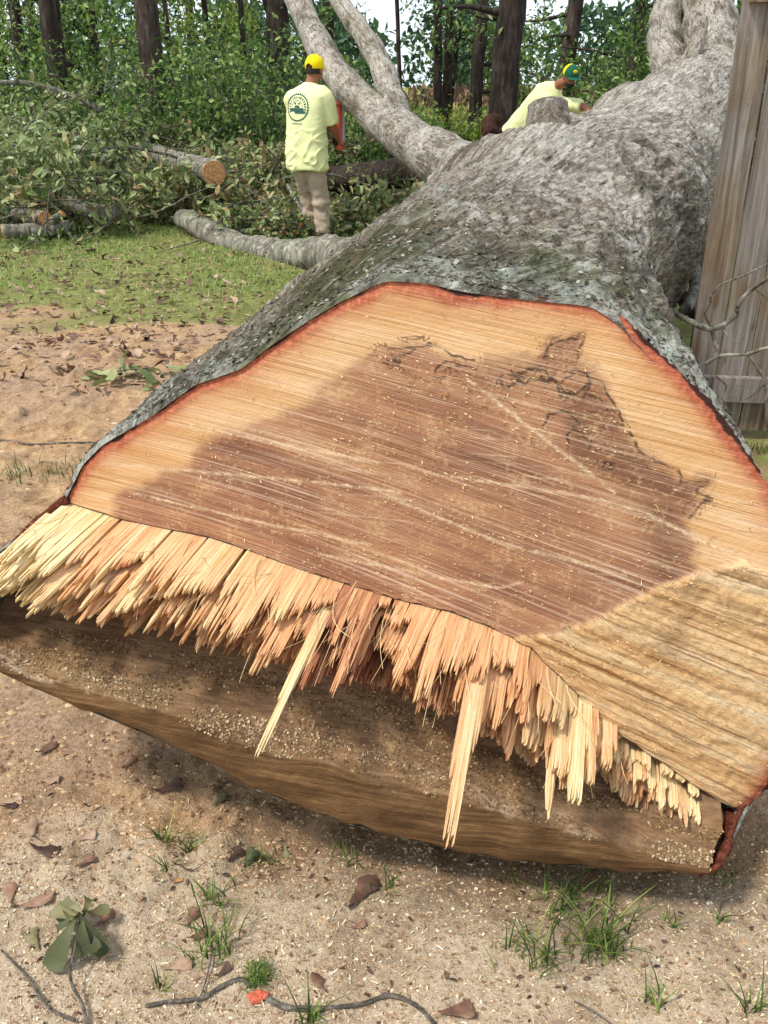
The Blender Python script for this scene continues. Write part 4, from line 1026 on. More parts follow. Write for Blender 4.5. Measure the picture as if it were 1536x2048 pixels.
far_wood('wood_interior', 'dense green wood filling the left background', [(x + r_.normal(), 33 + r_.normal() * 4, r_.uniform(1.8, 3), r_.uniform(6, 10)) for x in np.arange(-24, -1.5, 1.5)] + [(x + r_.normal(), 30 + r_.normal() * 3, r_.uniform(1.8, 3), r_.uniform(6, 10)) for x in np.arange(10.5, 18, 1.6)], LEAF_WOOD, .30, 600, 62)
# red-brown weeds at the end of the field
p = np.column_stack([rng.uniform(-12, 30, 3000), rng.uniform(48, 60, 3000), rng.uniform(0, .9, 3000)])
V, F, tt = leaves(p, np.tile([0, 0, 1.0], (3000, 1)) + rng.normal(size=(3000, 3)) * .4, rng.uniform(.3, .7, 3000))
tag(MB().add(V, F, tint=tt * .6).build('field_weeds', LEAF_DEAD, None, False), 'rusty weeds along the far side of the field', 'weeds', kind='stuff')
n = 9000
p = np.column_stack([rng.uniform(-3, 14, n), rng.uniform(24, 48, n), np.zeros(n)])
V, F, tt = leaves(p, np.tile([0, 0, 1.0], (n, 1)) + rng.normal(size=(n, 3)) * .3, rng.uniform(.2, .55, n))
LEAF_FIELD = leaf_mat('field_grass_blades', [(0, '#5f6b34'), (.5, '#8f9350'), (1, '#b4a76a')], .3)
tag(MB().add(V, F, tint=tt).build('field_grass', LEAF_FIELD, None, False), 'tall dry grass of the open field', 'grass', kind='stuff')

# ------------------------------------------------------------------ limbs and brush on the ground
CUTWOOD = plain('fresh_cut_wood', '#c39260', .8, .15, .35, 45, .6)
def cut_log(name, label, px, r0, r1, end=None, group=None, seg_=20, n=40, rough=.16, mat=None, cat='log'):
    K = [at(x, y, Y) for x, y, Y in px]; P = catmull(K, n)
    t = thing(name, label, cat, (P[0][0], P[0][1], 0), group)
    V, F = tube(P, np.linspace(r0, r1, n), seg_, rough, 8, int(px[0][0] * 7 + px[0][1])); MB().add(V, F).build('bark', mat or LIMB_B, t)
    for e in ([] if end is None else end):
        i, j = (0, 1) if e == 0 else (-1, -2); d = unit(P[i] - P[j]); rr = r0 if e == 0 else r1
        V, F = tube(np.array([P[i] - d * .02, P[i] + d * .012]), [rr * .97, rr * .93], 24, .05, 8); MB().add(V, F).build('cut_end', CUTWOOD, t, False)
    return t
cut_log('fallen_limb', 'grey lichened limb lying on the grass against the big trunk', [(368, 438, 10.6), (430, 470, 10.0), (500, 498, 9.5), (580, 512, 8.9), (650, 510, 8.4), (730, 520, 7.9), (790, 540, 7.4)], .115, .20, rough=.34, n=70)
cut_log('cut_log', 'brush-pile log showing a round fresh orange end', [(428, 346, 10.9), (395, 336, 11.6), (350, 322, 12.5), (290, 300, 13.6)], .145, .12, [0])
cut_log('resting_log', 'brown log lying behind the man toward the trunk', [(520, 372, 15.2), (640, 364, 14.6), (740, 352, 14.0), (840, 342, 13.4), (930, 340, 12.8)], .19, .21, mat=TRUNK_RD)
cut_log('cut_log', 'grey short log at left edge of the brush pile', [(5, 463, 9.9), (60, 462, 10.0), (140, 455, 10.2)], .08, .075, [0])
cut_log('cut_log', 'small grey log with orange end on the left heap', [(90, 437, 10.05), (60, 432, 10.4), (20, 428, 10.9)], .08, .075, [0])
cut_log('cut_log', 'thin log stub with a pinkish cut end on the left heap', [(125, 428, 10.1), (105, 442, 10.1), (85, 452, 10.1)], .045, .05, [0])
cut_log('cut_log', 'pale log half buried in leaves mid pile', [(130, 408, 10.6), (180, 420, 10.4), (235, 428, 10.3)], .09, .08)
cut_log('cut_log', 'slim pale limb sticking out above the brush pile', [(155, 300, 11.6), (190, 312, 11.5), (222, 326, 11.4)], .06, .06)
cut_log('cut_log', 'broken pale branch in the upper left of the brush', [(0, 165, 12.6), (60, 168, 12.8), (140, 192, 13.0), (205, 222, 13.2)], .03, .05)
cut_log('cut_log', 'pale stick leaning in the brush left of the man', [(612, 432, 10.9), (590, 398, 11.2), (575, 370, 11.5)], .02, .02, seg_=8)

def cut_branch(label, p0, d, L, nleaf, seed, lsize=.10, leaf=None, r0=.025, sag=.3):
    r = np.random.default_rng(seed); p0 = np.asarray(p0, float); t = thing('cut_branch', label, 'branch', (p0[0], p0[1], 0), 'leafy cut branches in the brush pile')
    st = MB(); lv = MB(); P = branch_pts(p0, d, L, 10, .25, sag, r); P[:, 2] = np.maximum(P[:, 2], .03)
    V, F = tube(P, np.linspace(r0, .006, 10), 6); st.add(V, F)
    for q in range(12):
        i = r.integers(1, 10); Ps = branch_pts(P[i], unit(P[-1] - P[0]) * .5 + r.normal(size=3) * .8, L * r.uniform(.2, .45), 6, .35, .4, r); Ps[:, 2] = np.maximum(Ps[:, 2], .03)
        V, F = tube(Ps, np.linspace(.009, .003, 6), 4, cap=False); st.add(V, F)
        p, x = spray(Ps, None, nleaf // 12, lsize, 0, r, .07); p[:, 2] = np.maximum(p[:, 2], .02); ok = ~((np.abs(p[:, 0] + .83) < .34) & (p[:, 1] > 9.2) & (p[:, 1] < 10.5) & (p[:, 2] > .42)); p, x = p[ok], x[ok]
        V, F, tt = leaves(p, x, lsize * r.uniform(.45, 1.45, len(p)), LEAF6, .1); lv.add(V, F, tint=np.clip(tt * .75 + seed % 7 * .04, 0, 1))
    st.build('stem', TWIG, t); lv.build('foliage', leaf or LEAF_CUT, t, False)
rb = np.random.default_rng(88)
where = ['at the left edge', 'near the left logs', 'left of the orange log end', 'below the thick brown trunk', 'beside the grey limb', 'left of the man']
BL = []
for i in range(58):
    px = rb.uniform(-60, 560); Y = rb.uniform(10.6, 14.5)
    top = np.interp(px, [0, 200, 400, 560], [1.15, .95, .75, .5]) * np.interp(Y, [10.4, 12, 14.5], [.25, .8, 1.1])
    g_ = gxy(px, 300, Y); z = rb.uniform(.05, top)
    pale = (px < 210 and Y > 12 and rb.random() < .6)
    w_ = 'at the left edge' if px < 60 else 'near the left logs' if px < 200 else 'below the thick brown trunk' if px < 330 else 'around the orange log end' if px < 460 else 'left of the man'
    hh = 'low' if z < .3 else 'middle' if z < .7 else 'upper'
    dp = 'front' if Y < 11.8 else 'centre' if Y < 13.2 else 'back'
    BL.append((('pale-leaved' if pale else 'olive') + ' cut branch ' + w_ + ', ' + hh + ' ' + dp, g_[0]))
    cut_branch('@%d' % i, (g_[0], g_[1], z), (rb.normal(), rb.normal() * .5 - .2, rb.uniform(-.15, .35)), rb.uniform(1.0, 2.0), 330, 500 + i, leaf=LEAF_PALE if pale else LEAF_CUT)
ORD = ['leftmost', 'second from left', 'third from left', 'fourth from left', 'fifth from left', 'sixth from left']
for o in C.objects:
    if str(o.get('label', '')).startswith('@'):
        k = int(o['label'][1:]); same = sorted([x_ for l_, x_ in BL if l_ == BL[k][0]])
        o['label'] = BL[k][0] + ('' if len(same) == 1 else ', ' + ORD[min(5, same.index(BL[k][1]))])
for i, (px, Y, L) in enumerate([(600, 10.6, .9), (640, 10.7, .8), (560, 10.2, .8), (690, 11.5, 1.2), (720, 10.5, 1.0), (650, 12, 1.2), (480, 10.0, .8), (440, 10.3, .9)]):
    g_ = gxy(px, 440, Y)
    cut_branch(['leafy cutting at the feet of the man', 'leafy cutting in front of the trouser leg', 'leafy cutting behind the grey limb', 'dark leafy branch right of the man', 'leafy branch between man and trunk', 'leafy branch behind the trousers', 'leafy cutting over the middle of the grey limb', 'leafy cutting over the far end of the grey limb'][i],
               (g_[0], g_[1], .1), (rb.normal(), rb.normal() * .2, .1), L * .8, 240, 700 + i)

# bare grey twigs poking through the pile
for i in range(75):
    px = rb.uniform(-20, 600); Y = rb.uniform(10.2, 13.5); g_ = gxy(px, 300, Y); top = np.interp(px, [0, 560], [1.1, .6]) * np.interp(Y, [10.2, 12], [.25, 1])
    P = branch_pts((g_[0], g_[1], rb.uniform(.1, top)), (rb.normal(), rb.normal() * .4, rb.normal() * .4), rb.uniform(.5, 1.4), 8, .35, .2, rb)
    P[:, 2] = np.maximum(P[:, 2], .02)
    V, F = tube(P, np.linspace(rb.uniform(.008, .02), .003, 8), 5)
    o = MB().add(V - P[0], F).build('bare_twig', TWIG); o.location = Vector(P[0]); tag(o, 'bare grey twig tangled in the brush pile', 'twig', 'bare twigs in the brush pile')

# dead lichened branches in front of the fence and debris in the gap
def dead_branch(label, paths, group=None):
    K0 = at(*paths[0][0][0]); t = thing('dead_branch', label, 'branch', (K0[0], K0[1], 0), group)
    for k, (px, r0, r1) in enumerate(paths):
        P = catmull([at(*q) for q in px], max(10, len(px) * 6)); V, F = tube(P, np.linspace(r0, r1, len(P)), 8, .25, 30, k)
        MB().add(V, F).build('stem' if k == 0 else 'twig', TWIG if k % 3 else LIMB_B, t)
Yf = 3.75
dead_branch('crooked dark branch arching across the fence boards', [([(1340, 620, Yf + .2), (1375, 640, Yf), (1425, 658, Yf), (1470, 632, Yf), (1476, 610, Yf), (1500, 582, Yf), (1545, 552, Yf - .1), (1600, 530, Yf - .2)], .013, .008),
    ([(1425, 655, Yf), (1410, 628, Yf), (1420, 605, Yf), (1422, 590, Yf), (1445, 568, Yf), (1490, 550, Yf), (1560, 515, Yf)], .007, .004), ([(1425, 658, Yf), (1430, 685, Yf), (1436, 705, Yf - .05), (1418, 725, Yf - .1)], .009, .009),
    ([(1440, 655, Yf), (1470, 682, Yf - .05), (1500, 690, Yf - .1)], .003, .001), ([(1510, 578, Yf), (1536, 600, Yf), (1560, 640, Yf)], .003, .001)])
dead_branch('forked pale twig hanging before the fence rail', [([(1410, 728, Yf - .1), (1440, 712, Yf - .1), (1495, 708, Yf - .1), (1530, 697, Yf - .15), (1590, 690, Yf - .2)], .009, .006),
    ([(1498, 710, Yf - .1), (1515, 735, Yf - .12), (1532, 765, Yf - .15), (1535, 830, Yf - .2), (1540, 860, Yf - .2)], .007, .012), ([(1432, 752, Yf - .1), (1452, 772, Yf - .1), (1440, 797, Yf - .1), (1425, 800, Yf - .1)], .005, .003),
    ([(1445, 797, Yf - .1), (1460, 825, Yf - .1), (1478, 840, Yf - .1)], .003, .001), ([(1452, 770, Yf - .1), (1490, 773, Yf - .1), (1530, 780, Yf - .1)], .002, .001), ([(1528, 770, Yf - .14), (1505, 790, Yf - .12), (1490, 800, Yf - .1)], .004, .002),
    ([(1440, 712, Yf - .1), (1450, 735, Yf - .1), (1455, 745, Yf - .1)], .003, .001), ([(1505, 660, Yf - .1), (1508, 640, Yf - .1), (1490, 705, Yf - .1)], .002, .002)])
dead_branch('dark tangled limb in the gap between trunk and fence', [([(1385, 420, 5.6), (1392, 470, 5.4), (1388, 530, 5.1), (1390, 580, 4.8), (1370, 620, 4.4)], .04, .03), ([(1350, 500, 5.4), (1340, 540, 5.2), (1360, 590, 4.9), (1400, 640, 4.5)], .05, .03),
    ([(1330, 470, 5.8), (1370, 500, 5.5), (1410, 470, 5.3)], .02, .01), ([(1400, 440, 5.4), (1410, 500, 5.2), (1400, 560, 5.0)], .02, .015), ([(1320, 520, 5.2), (1350, 560, 5.0), (1330, 600, 4.7)], .03, .02)])

# ------------------------------------------------------------------ lawn and leaf litter
def blades(P, h, spread, mat, name, label=None, parent=None, width=.0025, nseg=3, seed=0, cat='grass', kind='stuff'):
    r = np.random.default_rng(seed); n = len(P)
    a = r.uniform(0, 2 * np.pi, n); d = np.column_stack([np.cos(a), np.sin(a), np.zeros(n)]); side = np.column_stack([-np.sin(a), np.cos(a), np.zeros(n)])
    hh = h * r.uniform(.45, 1.2, n); sp = spread * r.uniform(.3, 1.5, n)
    V = []
    for i in range(nseg + 1):
        f = i / nseg; c = P + d * (sp * f ** 1.8 * hh)[:, None] + ZX * (hh * (f - .25 * sp * f * f))[:, None]; w = width * (1 - f) ** .7 * (1 if i else .7)
        V += [c + side * w, c - side * w] if i < nseg else [c]
    m = 2 * nseg + 1; V = np.stack(V, 1).reshape(-1, 3); b = (np.arange(n) * m)[:, None]
    F = [np.concatenate([b + [2 * i, 2 * i + 1, 2 * i + 3, 2 * i + 2] for i in range(nseg - 1)]), b + [2 * nseg - 2, 2 * nseg - 1, 2 * nseg]]
    o = MB().add(V, F, tint=np.repeat(r.random(n), m)).build(name, mat, parent, True)
    return tag(o, label, cat, kind=kind) if kind else o
GRASS = leaf_mat('grass_blades', [(0, '#4f7026'), (.4, '#749a3e'), (.7, '#9ab65c'), (.8, '#b3b06c'), (1, '#c9bb92')], .3)
GRASS_DK = leaf_mat('dark_grass_blades', [(0, '#2b3d14'), (.4, '#45601f'), (.75, '#6b8434'), (1, '#98a052')], .3)
n = 62000
yy = 5.6 + (11.2 - 5.6) * rng.random(n) ** .8; xx = rng.uniform(-5.2, 2.0, n)
pz = np.column_stack([xx, yy, np.zeros(n)])
kp = smooth(5.9, 7.6, yy) * (.3 + .9 * (fbm(pz * 1.3, 3, 140) > -.04)) > rng.random(n)
pz = pz[kp]; pz[:, 2] = ground_h(pz[:, 0], pz[:, 1])
blades(pz, .055, .9, GRASS, 'lawn_grass', 'thin green lawn between the dirt and the brush pile', width=.0034, nseg=2, seed=3)
# leaf litter: small far bits as one mass, larger leaves one by one
n = 7500
yy = 4.4 + 6.6 * rng.random(n); xx = rng.uniform(-5, 1.2, n); p = np.column_stack([xx, yy, ground_h(xx, yy) + .006]); kp = (smooth(4.2, 7.2, yy) * .8 + .25 * (fbm(p * 1.2, 2, 150) > 0)) > rng.random(n); p = p[kp]
V, F, tt = leaves(p, np.column_stack([rng.normal(size=(len(p), 2)), rng.normal(size=len(p)) * .2]), rng.uniform(.025, .07, len(p)), LEAF6, .55)
tag(MB().add(V, F, tint=tt).build('leaf_litter', LEAF_DEAD, None, False), 'scattered bits of dead leaves over lawn and dirt', 'leaf litter', kind='stuff')
protos = []
for k in range(10):
    T = LEAF_OAK[0].copy(); T[:, 2] += .35 * rng.normal() * (T[:, 0] - .5) ** 2 + .9 * rng.uniform(.0, 1) * T[:, 1] ** 2 * 3; T[:, 1] *= rng.uniform(.8, 1.3); T[:, 2] += rng.normal(size=len(T)) * .02; T[:, 2] -= T[:, 2].min()
    me = MB().add(T - [.5, 0, 0], LEAF_OAK[1], tint=np.full(len(T), (k + .5) / 10)).mesh('fallen_leaf'); me.materials.append(LEAF_DEAD); protos.append(me)
def fallen(p, size, label, group, proto=None, rz=None, tilt=.25, r=rng):
    o = bpy.data.objects.new('fallen_leaf', protos[r.integers(0, 10) if proto is None else proto]); link(o)
    o.location = Vector([float(v) for v in p]); o.scale = (size,) * 3; o.rotation_euler = (r.normal() * tilt, r.normal() * tilt, r.uniform(0, 6.28) if rz is None else rz)
    return tag(o, label, 'leaf', group)
rl = np.random.default_rng(99); m = 0
while m < 240:
    px, py = rl.uniform(0, 620), 490 + 300 * rl.random() ** 1.2
    if px > 620 - (py - 500) * 1.15: continue
    q = gp(px, py); q[2] = float(ground_h(q[0], q[1])[0]) + .012
    fallen(q, rl.uniform(.06, .12), 'dry brown oak leaf scattered over the lawn and its dirt edge', 'dead leaves scattered on the lawn', r=rl, tilt=.4); m += 1

# ------------------------------------------------------------------ people
from mathutils.bvhtree import BVHTree
def remeshed(name, parts, voxel, mat, parent, smooth_it=4, fold=None):
    mb_ = MB()
    for V, F in parts: mb_.add(V, F)
    tmp = bpy.data.objects.new('tmp', mb_.mesh('tmp')); C.objects.link(tmp)
    m1 = tmp.modifiers.new('r', 'REMESH'); m1.mode = 'VOXEL'; m1.voxel_size = voxel
    m2 = tmp.modifiers.new('s', 'SMOOTH'); m2.factor = .5; m2.iterations = smooth_it
    me = bpy.data.meshes.new_from_object(tmp.evaluated_get(bpy.context.evaluated_depsgraph_get()))
    bpy.data.objects.remove(tmp)
    n = len(me.vertices); co = np.zeros(n * 3, np.float32); me.vertices.foreach_get('co', co); co = co.reshape(-1, 3).astype(float)
    if fold:
        no = np.zeros(n * 3, np.float32); me.vertices.foreach_get('normal', no); co = co + no.reshape(-1, 3) * fold(co)[:, None]
    me.vertices.foreach_set('co', (co - np.array(parent_origin(parent))).astype(np.float32).ravel()); me.update()
    me.polygons.foreach_set('use_smooth', np.full(len(me.polygons), True))
    me.materials.clear(); me.materials.append(mat); me.name = name
    return link(bpy.data.objects.new(name, me), parent), co
def ellipsoid(c, r, n=16, M=None, lo=0.0, hi=1.0):
    ph = np.linspace(lo * np.pi, hi * np.pi, n); th = np.linspace(0, 2 * np.pi, 2 * n, endpoint=False)
    V = np.stack([np.sin(ph)[:, None] * np.cos(th), np.sin(ph)[:, None] * np.sin(th), np.cos(ph)[:, None] * np.ones_like(th)], -1).reshape(-1, 3) * np.asarray(r)
    if M is not None: V = V @ np.asarray(M).T
    return V + np.asarray(c), [grid_faces(n, 2 * n, True)[:, ::-1]]
def loft_rings(rings, n=28):
    """rings: centre, side axis, half width, depth axis, half depth"""
    th = np.linspace(0, 2 * np.pi, n, endpoint=False); V = []
    for c, ax, a, ay, b in rings:
        V.append(np.asarray(c) + np.outer(np.sign(np.cos(th)) * np.abs(np.cos(th)) ** .85 * a, ax) + np.outer(np.sign(np.sin(th)) * np.abs(np.sin(th)) ** .85 * b, ay))
    m = len(rings); V = np.concatenate(V); k = len(V); V = np.vstack([V, rings[0][0], rings[-1][0]]); j = np.arange(n); j2 = (j + 1) % n; b = (m - 1) * n
    return V, [grid_faces(m, n, True), np.stack([j2, j, np.full(n, k)], -1), np.stack([b + j, b + j2, np.full(n, k + 1)], -1)]
def hand(w, d, up_, curl=1.0):
    """palm and five fingers at wrist w, pointing along d, curling towards up_"""
    d = unit(np.asarray(d, float)); up_ = unit(np.asarray(up_, float) - d * np.dot(up_, d)); sd = np.cross(d, up_); w = np.asarray(w, float)
    M = np.column_stack([d, sd, up_]); out = [ellipsoid(w + d * .045, (.055, .042, .018), 10, M)]
    for k, (o, L) in enumerate([(-.032, .062), (-.011, .075), (.011, .078), (.032, .07)]):
        p0 = w + d * .075 + sd * o; P = [p0, p0 + d * L * .45 + up_ * .012 * curl, p0 + d * L * (.75 - .15 * curl) + up_ * (.032 * curl), p0 + d * L * (.8 - .3 * curl) + up_ * (.055 * curl)]
        out.append(tube(catmull(P, 8), np.linspace(.0105, .008, 8), 8))
    P = [w + d * .02 + sd * .035, w + d * .045 + sd * .058 + up_ * .01, w + d * .07 + sd * .055 + up_ * .03 * curl]
    out.append(tube(catmull(P, 8), np.linspace(.013, .009, 8), 8))
    return out
SKIN = plain('tanned_skin', '#9a6248', .6, .35, .12, 25)
SHIRT = plain('pale_yellow_cotton', '#e8e9ac', .9, .1, .05, 40, .15)
PANTS = plain('khaki_work_trousers', '#b09d88', .9, .1, .16, 9, .2)
CAP_Y = plain('bright_yellow_cap', '#f2cf12', .75, .2, .06, 60)
HAIR = plain('greying_dark_hair', '#3a322d', .8, .2, .4, 120, .4)
BOOT = plain('brown_boot_leather', '#4a3524', .7, .3, .2, 30)
INK = plain('dark_green_print_ink', '#41605c', .9, .1, .2, 60)
CORAL = plain('coral_red_plastic', '#dd5a45', .45, .5, .08, 20)
STEEL = plain('dull_steel', '#b9bcc0', .35, .5, .1, 30)
GLOVE = plain('dark_work_glove', '#2c2522', .85, .2, .3, 40)
CAP_G = plain('dark_green_cap_cloth', '#1d5a41', .8, .2, .1, 60)

O1 = np.array([-.825, 10.2, 0.0]); fa = math.radians(24)
fw1 = np.array([math.sin(fa), math.cos(fa), 0]); sd1 = np.array([math.cos(fa), -math.sin(fa), 0])
def W1(x, y, z): return O1 + np.array([x, y, z])
p1 = thing('person', 'worker seen from behind in yellow cap, pale yellow t-shirt and khaki trousers', 'person', O1)
def folds1(co):
    z = co[:, 2]; k = smooth(1.3, .8, z)
    q = np.column_stack([(co[:, 0] - O1[0]) * 5 + z * 4, (co[:, 1] - O1[1]) * 4, z * 7 - (co[:, 0] - O1[0]) * 5]); q = q + .5 * fbm(co * 4, 2, 3)[:, None]
    rdg = (1 - np.abs(fbm(q, 2, 6)) * 2.4).clip(0, 1) ** 3
    q2 = np.column_stack([(co[:, 0] - O1[0]) * 9, (co[:, 1] - O1[1]) * 9, z * 2.2])
    a = rdg * .016 * (.15 + k) + fbm(q2, 2, 12) * .012 * (.3 + k)
    return a
torso = loft_rings([(W1(-.005, 0, .705), sd1, .225, fw1, .155), (W1(0, 0, .74), sd1, .228, fw1, .158), (W1(.005, 0, .95), sd1, .222, fw1, .155), (W1(.01, 0, 1.15), sd1, .215, fw1, .15), (W1(.02, 0, 1.33), sd1, .215, fw1, .14),
                    (W1(.025, .01, 1.42), sd1, .212, fw1, .125), (W1(.035, .015, 1.475), sd1, .175, fw1, .105), (W1(.06, .02, 1.53), sd1, .085, fw1, .075), (W1(.065, .02, 1.55), sd1, .065, fw1, .065)])
rs, re_ = W1(.20, -.02, 1.42), W1(.275, .02, 1.15); ls, le = W1(-.135, .06, 1.385), W1(-.10, .27, 1.2)
slv = [tube(catmull([W1(.1, 0, 1.42), rs, (rs + re_) / 2 + [.01, 0, 0], re_], 12), [.10, .10, .10, .098, .096, .094, .092, .09, .088, .086, .085, .085], 18), tube(catmull([W1(-.06, .02, 1.38), ls, (ls + le) / 2, le], 12), np.linspace(.095, .08, 12), 18)]
shirt, _ = remeshed('shirt', [torso] + slv, .010, SHIRT, p1, 10, folds1)
hipc = W1(.0, 0, .86)
legs = [tube(catmull([W1(.085, 0, .82), W1(.105, .0, .62), W1(.135, .01, .42), W1(.15, -.01, .2), W1(.15, -.02, .06)], 16), np.linspace(.108, .082, 16), 20), tube(catmull([W1(-.06, .03, .82), W1(-.055, .08, .62), W1(-.02, .14, .42), W1(.01, .13, .2), W1(.01, .12, .06)], 16), np.linspace(.10, .078, 16), 20), ellipsoid(hipc - ZX * .03, (.175, .11, .10), 14)]
remeshed('trousers', legs, .014, PANTS, p1, 4, lambda co: fbm(co * np.array([9, 9, 14]), 3, 16) * .026 + np.sin(co[:, 2] * 55 + 4 * fbm(co * 6, 2, 1)) * .004)
for bx_, by in ((.15, -.02), (.01, .12)):
    V, F = loft_rings([(W1(bx_, by - .02, 0.0), sd1, .05, fw1, .13), (W1(bx_, by - .02, .02), sd1, .052, fw1, .135), (W1(bx_, by + .03, .06), sd1, .047, fw1, .11), (W1(bx_, by - .0, .12), sd1, .055, fw1, .06)]); MB().add(V, F).build('boot', BOOT, p1)
hc = W1(.115, .03, 1.675); hd = math.radians(30); hf = np.array([math.sin(hd), math.cos(hd), 0]); hs = np.array([math.cos(hd), -math.sin(hd), 0]); HM = np.column_stack([hs, hf, ZX])
wr = W1(.335, .17, .99); wl = W1(.24, .34, 1.31)
body = [ellipsoid(hc, (.078, .098, .118), 18, HM), ellipsoid(hc + hf * .045 - ZX * .055, (.055, .055, .06), 12, HM), tube([W1(.05, .01, 1.42), W1(.075, .015, 1.53), W1(.105, .025, 1.63)], [.07, .062, .058], 16),
        ellipsoid(hc + hf * .10 - ZX * .012, (.013, .018, .022), 8, HM), ellipsoid(hc + hs * .078 - ZX * .01, (.012, .022, .033), 8, HM), ellipsoid(hc - hs * .078 - ZX * .01, (.012, .022, .033), 8, HM),
        tube(catmull([rs, re_, re_ + [.018, .02, -.04], (re_ + wr) / 2 + [.012, .01, -.03], wr], 14), np.linspace(.058, .032, 14), 14), tube(catmull([ls, le, le + [.04, .03, .0], (le + wl) / 2, wl], 14), np.linspace(.055, .03, 14), 14),
        loft_rings([(W1(0, 0, .8), sd1, .12, fw1, .07), (W1(.01, 0, 1.1), sd1, .13, fw1, .07), (W1(.03, 0, 1.4), sd1, .14, fw1, .07), (W1(.06, .02, 1.5), sd1, .07, fw1, .06)]),
        tube([W1(.09, 0, .85), W1(.13, .01, .42), W1(.15, -.02, .08)], [.09, .06, .045], 12), tube([W1(-.06, .03, .85), W1(-.02, .14, .42), W1(.01, .12, .08)], [.09, .06, .045], 12)]
body += hand(wl, (.6, .5, .15), (.4, -.6, .3)) + hand(wr, (.1, .45, -.5), (.6, .4, .2))
remeshed('body', body, .0085, SKIN, p1, 2)
# hair on the nape, cap with rear opening and brim
V, F = ellipsoid(hc + ZX * .004, (.0815, .1015, .119), 18, HM, .28, .66); k_ = ((V - hc) @ hf) < .03
ix = np.where(k_)[0]; remap = -np.ones(len(V), int); remap[ix] = np.arange(len(ix)); f0 = F[0]; f0 = f0[k_[f0].all(1)]
MB().add(V[ix], remap[f0]).build('hair', HAIR, p1)
cc = hc + ZX * .025
V, F = ellipsoid(cc, (.095, .114, .108), 22, HM, 0, .58)
loc = (V - cc) @ HM
hole = (loc[:, 1] < -.05) & (((loc[:, 0]) / .045) ** 2 + ((loc[:, 2] + .012) / .036) ** 2 < 1)
f0 = F[0]; f0 = f0[~hole[f0].all(1)]
cap1 = MB().add(V, f0).build('cap', CAP_Y, p1); sm = cap1.modifiers.new('thick', 'SOLIDIFY'); sm.thickness = .004
bx2 = np.linspace(-1, 1, 13); br = []
for v_ in np.linspace(0, 1, 5):
    for x_ in bx2: br.append(cc + HM @ np.array([x_ * .088, .085 + v_ * .085 * math.sqrt(max(0, 1 - (x_ * .9) ** 2)) + .02 * (1 - abs(x_)), -.012 - .012 * x_ * x_ - .01 * v_]))
brim = MB().add(br, grid_faces(5, 13)).build('brim', CAP_Y, cap1); brim.modifiers.new('thick', 'SOLIDIFY').thickness = .005
# printed emblem on the back of the shirt: saw-blade ring, arc of lettering strokes, domed figure over a dark band
def decal(polys, centre, e1, e2, dirn, name, mat, parent, host):
    me = host.data; org = np.array(parent_origin(host)); bvh = BVHTree.FromPolygons([v.co + Vector(org) for v in me.vertices], [tuple(p.vertices) for p in me.polygons])
    mb_ = MB()
    for V2, F in polys:
        out = []
        for x_, y_ in V2:
            q = centre + e1 * x_ + e2 * y_; h = bvh.ray_cast(Vector(q - dirn * .6), Vector(dirn))[0]
            out.append((np.array(h) if h is not None else q) - dirn * .004)
        mb_.add(out, F)
    return mb_.build(name, mat, parent)
def ring2(r0, r1, a0=0, a1=2 * np.pi, n=72, teeth=0):
    t_ = np.linspace(a0, a1, n); ro = r1 + (teeth * ((np.arange(n) % 3) == 0) if teeth else 0)
    return np.vstack([np.column_stack([np.cos(t_) * r0, np.sin(t_) * r0]), np.column_stack([np.cos(t_) * ro, np.sin(t_) * ro])]), grid_faces(2, n)
def rect2(x0, x1, y0, y1, n=8):
    g_ = np.linspace(x0, x1, n); return np.vstack([np.column_stack([g_, np.full(n, y0)]), np.column_stack([g_, np.full(n, y1)])]), grid_faces(2, n)
em = [ring2(.118, .127, n=97, teeth=.012), ring2(.062, .067, .1, math.pi - .1, 30), rect2(-.085, .075, -.038, -.006, 14), rect2(-.03, .095, -.058, -.034, 10), rect2(-.02, .02, .012, .02), rect2(-.035, -.012, .028, .045, 4), rect2(.012, .035, .028, .045, 4), rect2(-.03, .03, -.002, .012, 5)]
for k in range(16):
    a_ = math.radians(205 - k * 15.5); c_, s_ = math.cos(a_), math.sin(a_); h_ = .012; w_ = .005 if k % 3 else .0075
    em.append((np.array([[c_ * (.094 - h_) - s_ * w_, s_ * (.094 - h_) + c_ * w_], [c_ * (.094 - h_) + s_ * w_, s_ * (.094 - h_) - c_ * w_], [c_ * (.094 + h_) + s_ * w_, s_ * (.094 + h_) - c_ * w_], [c_ * (.094 + h_) - s_ * w_, s_ * (.094 + h_) + c_ * w_]]), np.array([[0, 1, 2, 3]])))
for k in range(9): em.append(rect2(-.06 + k * .0135, -.06 + k * .0135 + .009, -.158, -.148, 2))
decal(em, W1(.02, 0, 1.315) - fw1 * .1 - sd1 * .035, sd1, ZX, fw1, 'emblem', INK, shirt, shirt)
# coral red tool held upright
TB = W1(.345, .20, .885); t1 = thing('hand_tool', 'coral red upright tool with steel strip in the hands of the standing worker', 'tool', TB)
TT = W1(.345, .31, 1.335); P = catmull([TB, TB * .7 + TT * .3, TB * .35 + TT * .65, TT], 20)
V, F = tube(P, np.array([.036, .042, .047] + [.05] * 10 + [.05, .049, .048, .047, .046, .045, .044]), 16, flat=.8); MB().add(V, F).build('case', CORAL, t1)
V, F = tube(P[4:] + np.array([.042, -.012, 0]), .014, 8); MB().add(V, F).build('steel_strip', STEEL, t1)
V, F = tube(np.array([TT - ZX * .01, TT + ZX * .012]), [.058, .056], 16); MB().add(V, F).build('lid', CORAL, t1)
V, F = tube(catmull([TB + [-.03, -.04, .06], TB + [-.055, -.07, .1], TB + [-.03, -.045, .17]], 10), .022, 10); MB().add(V, F).build('grip', GLOVE, t1)

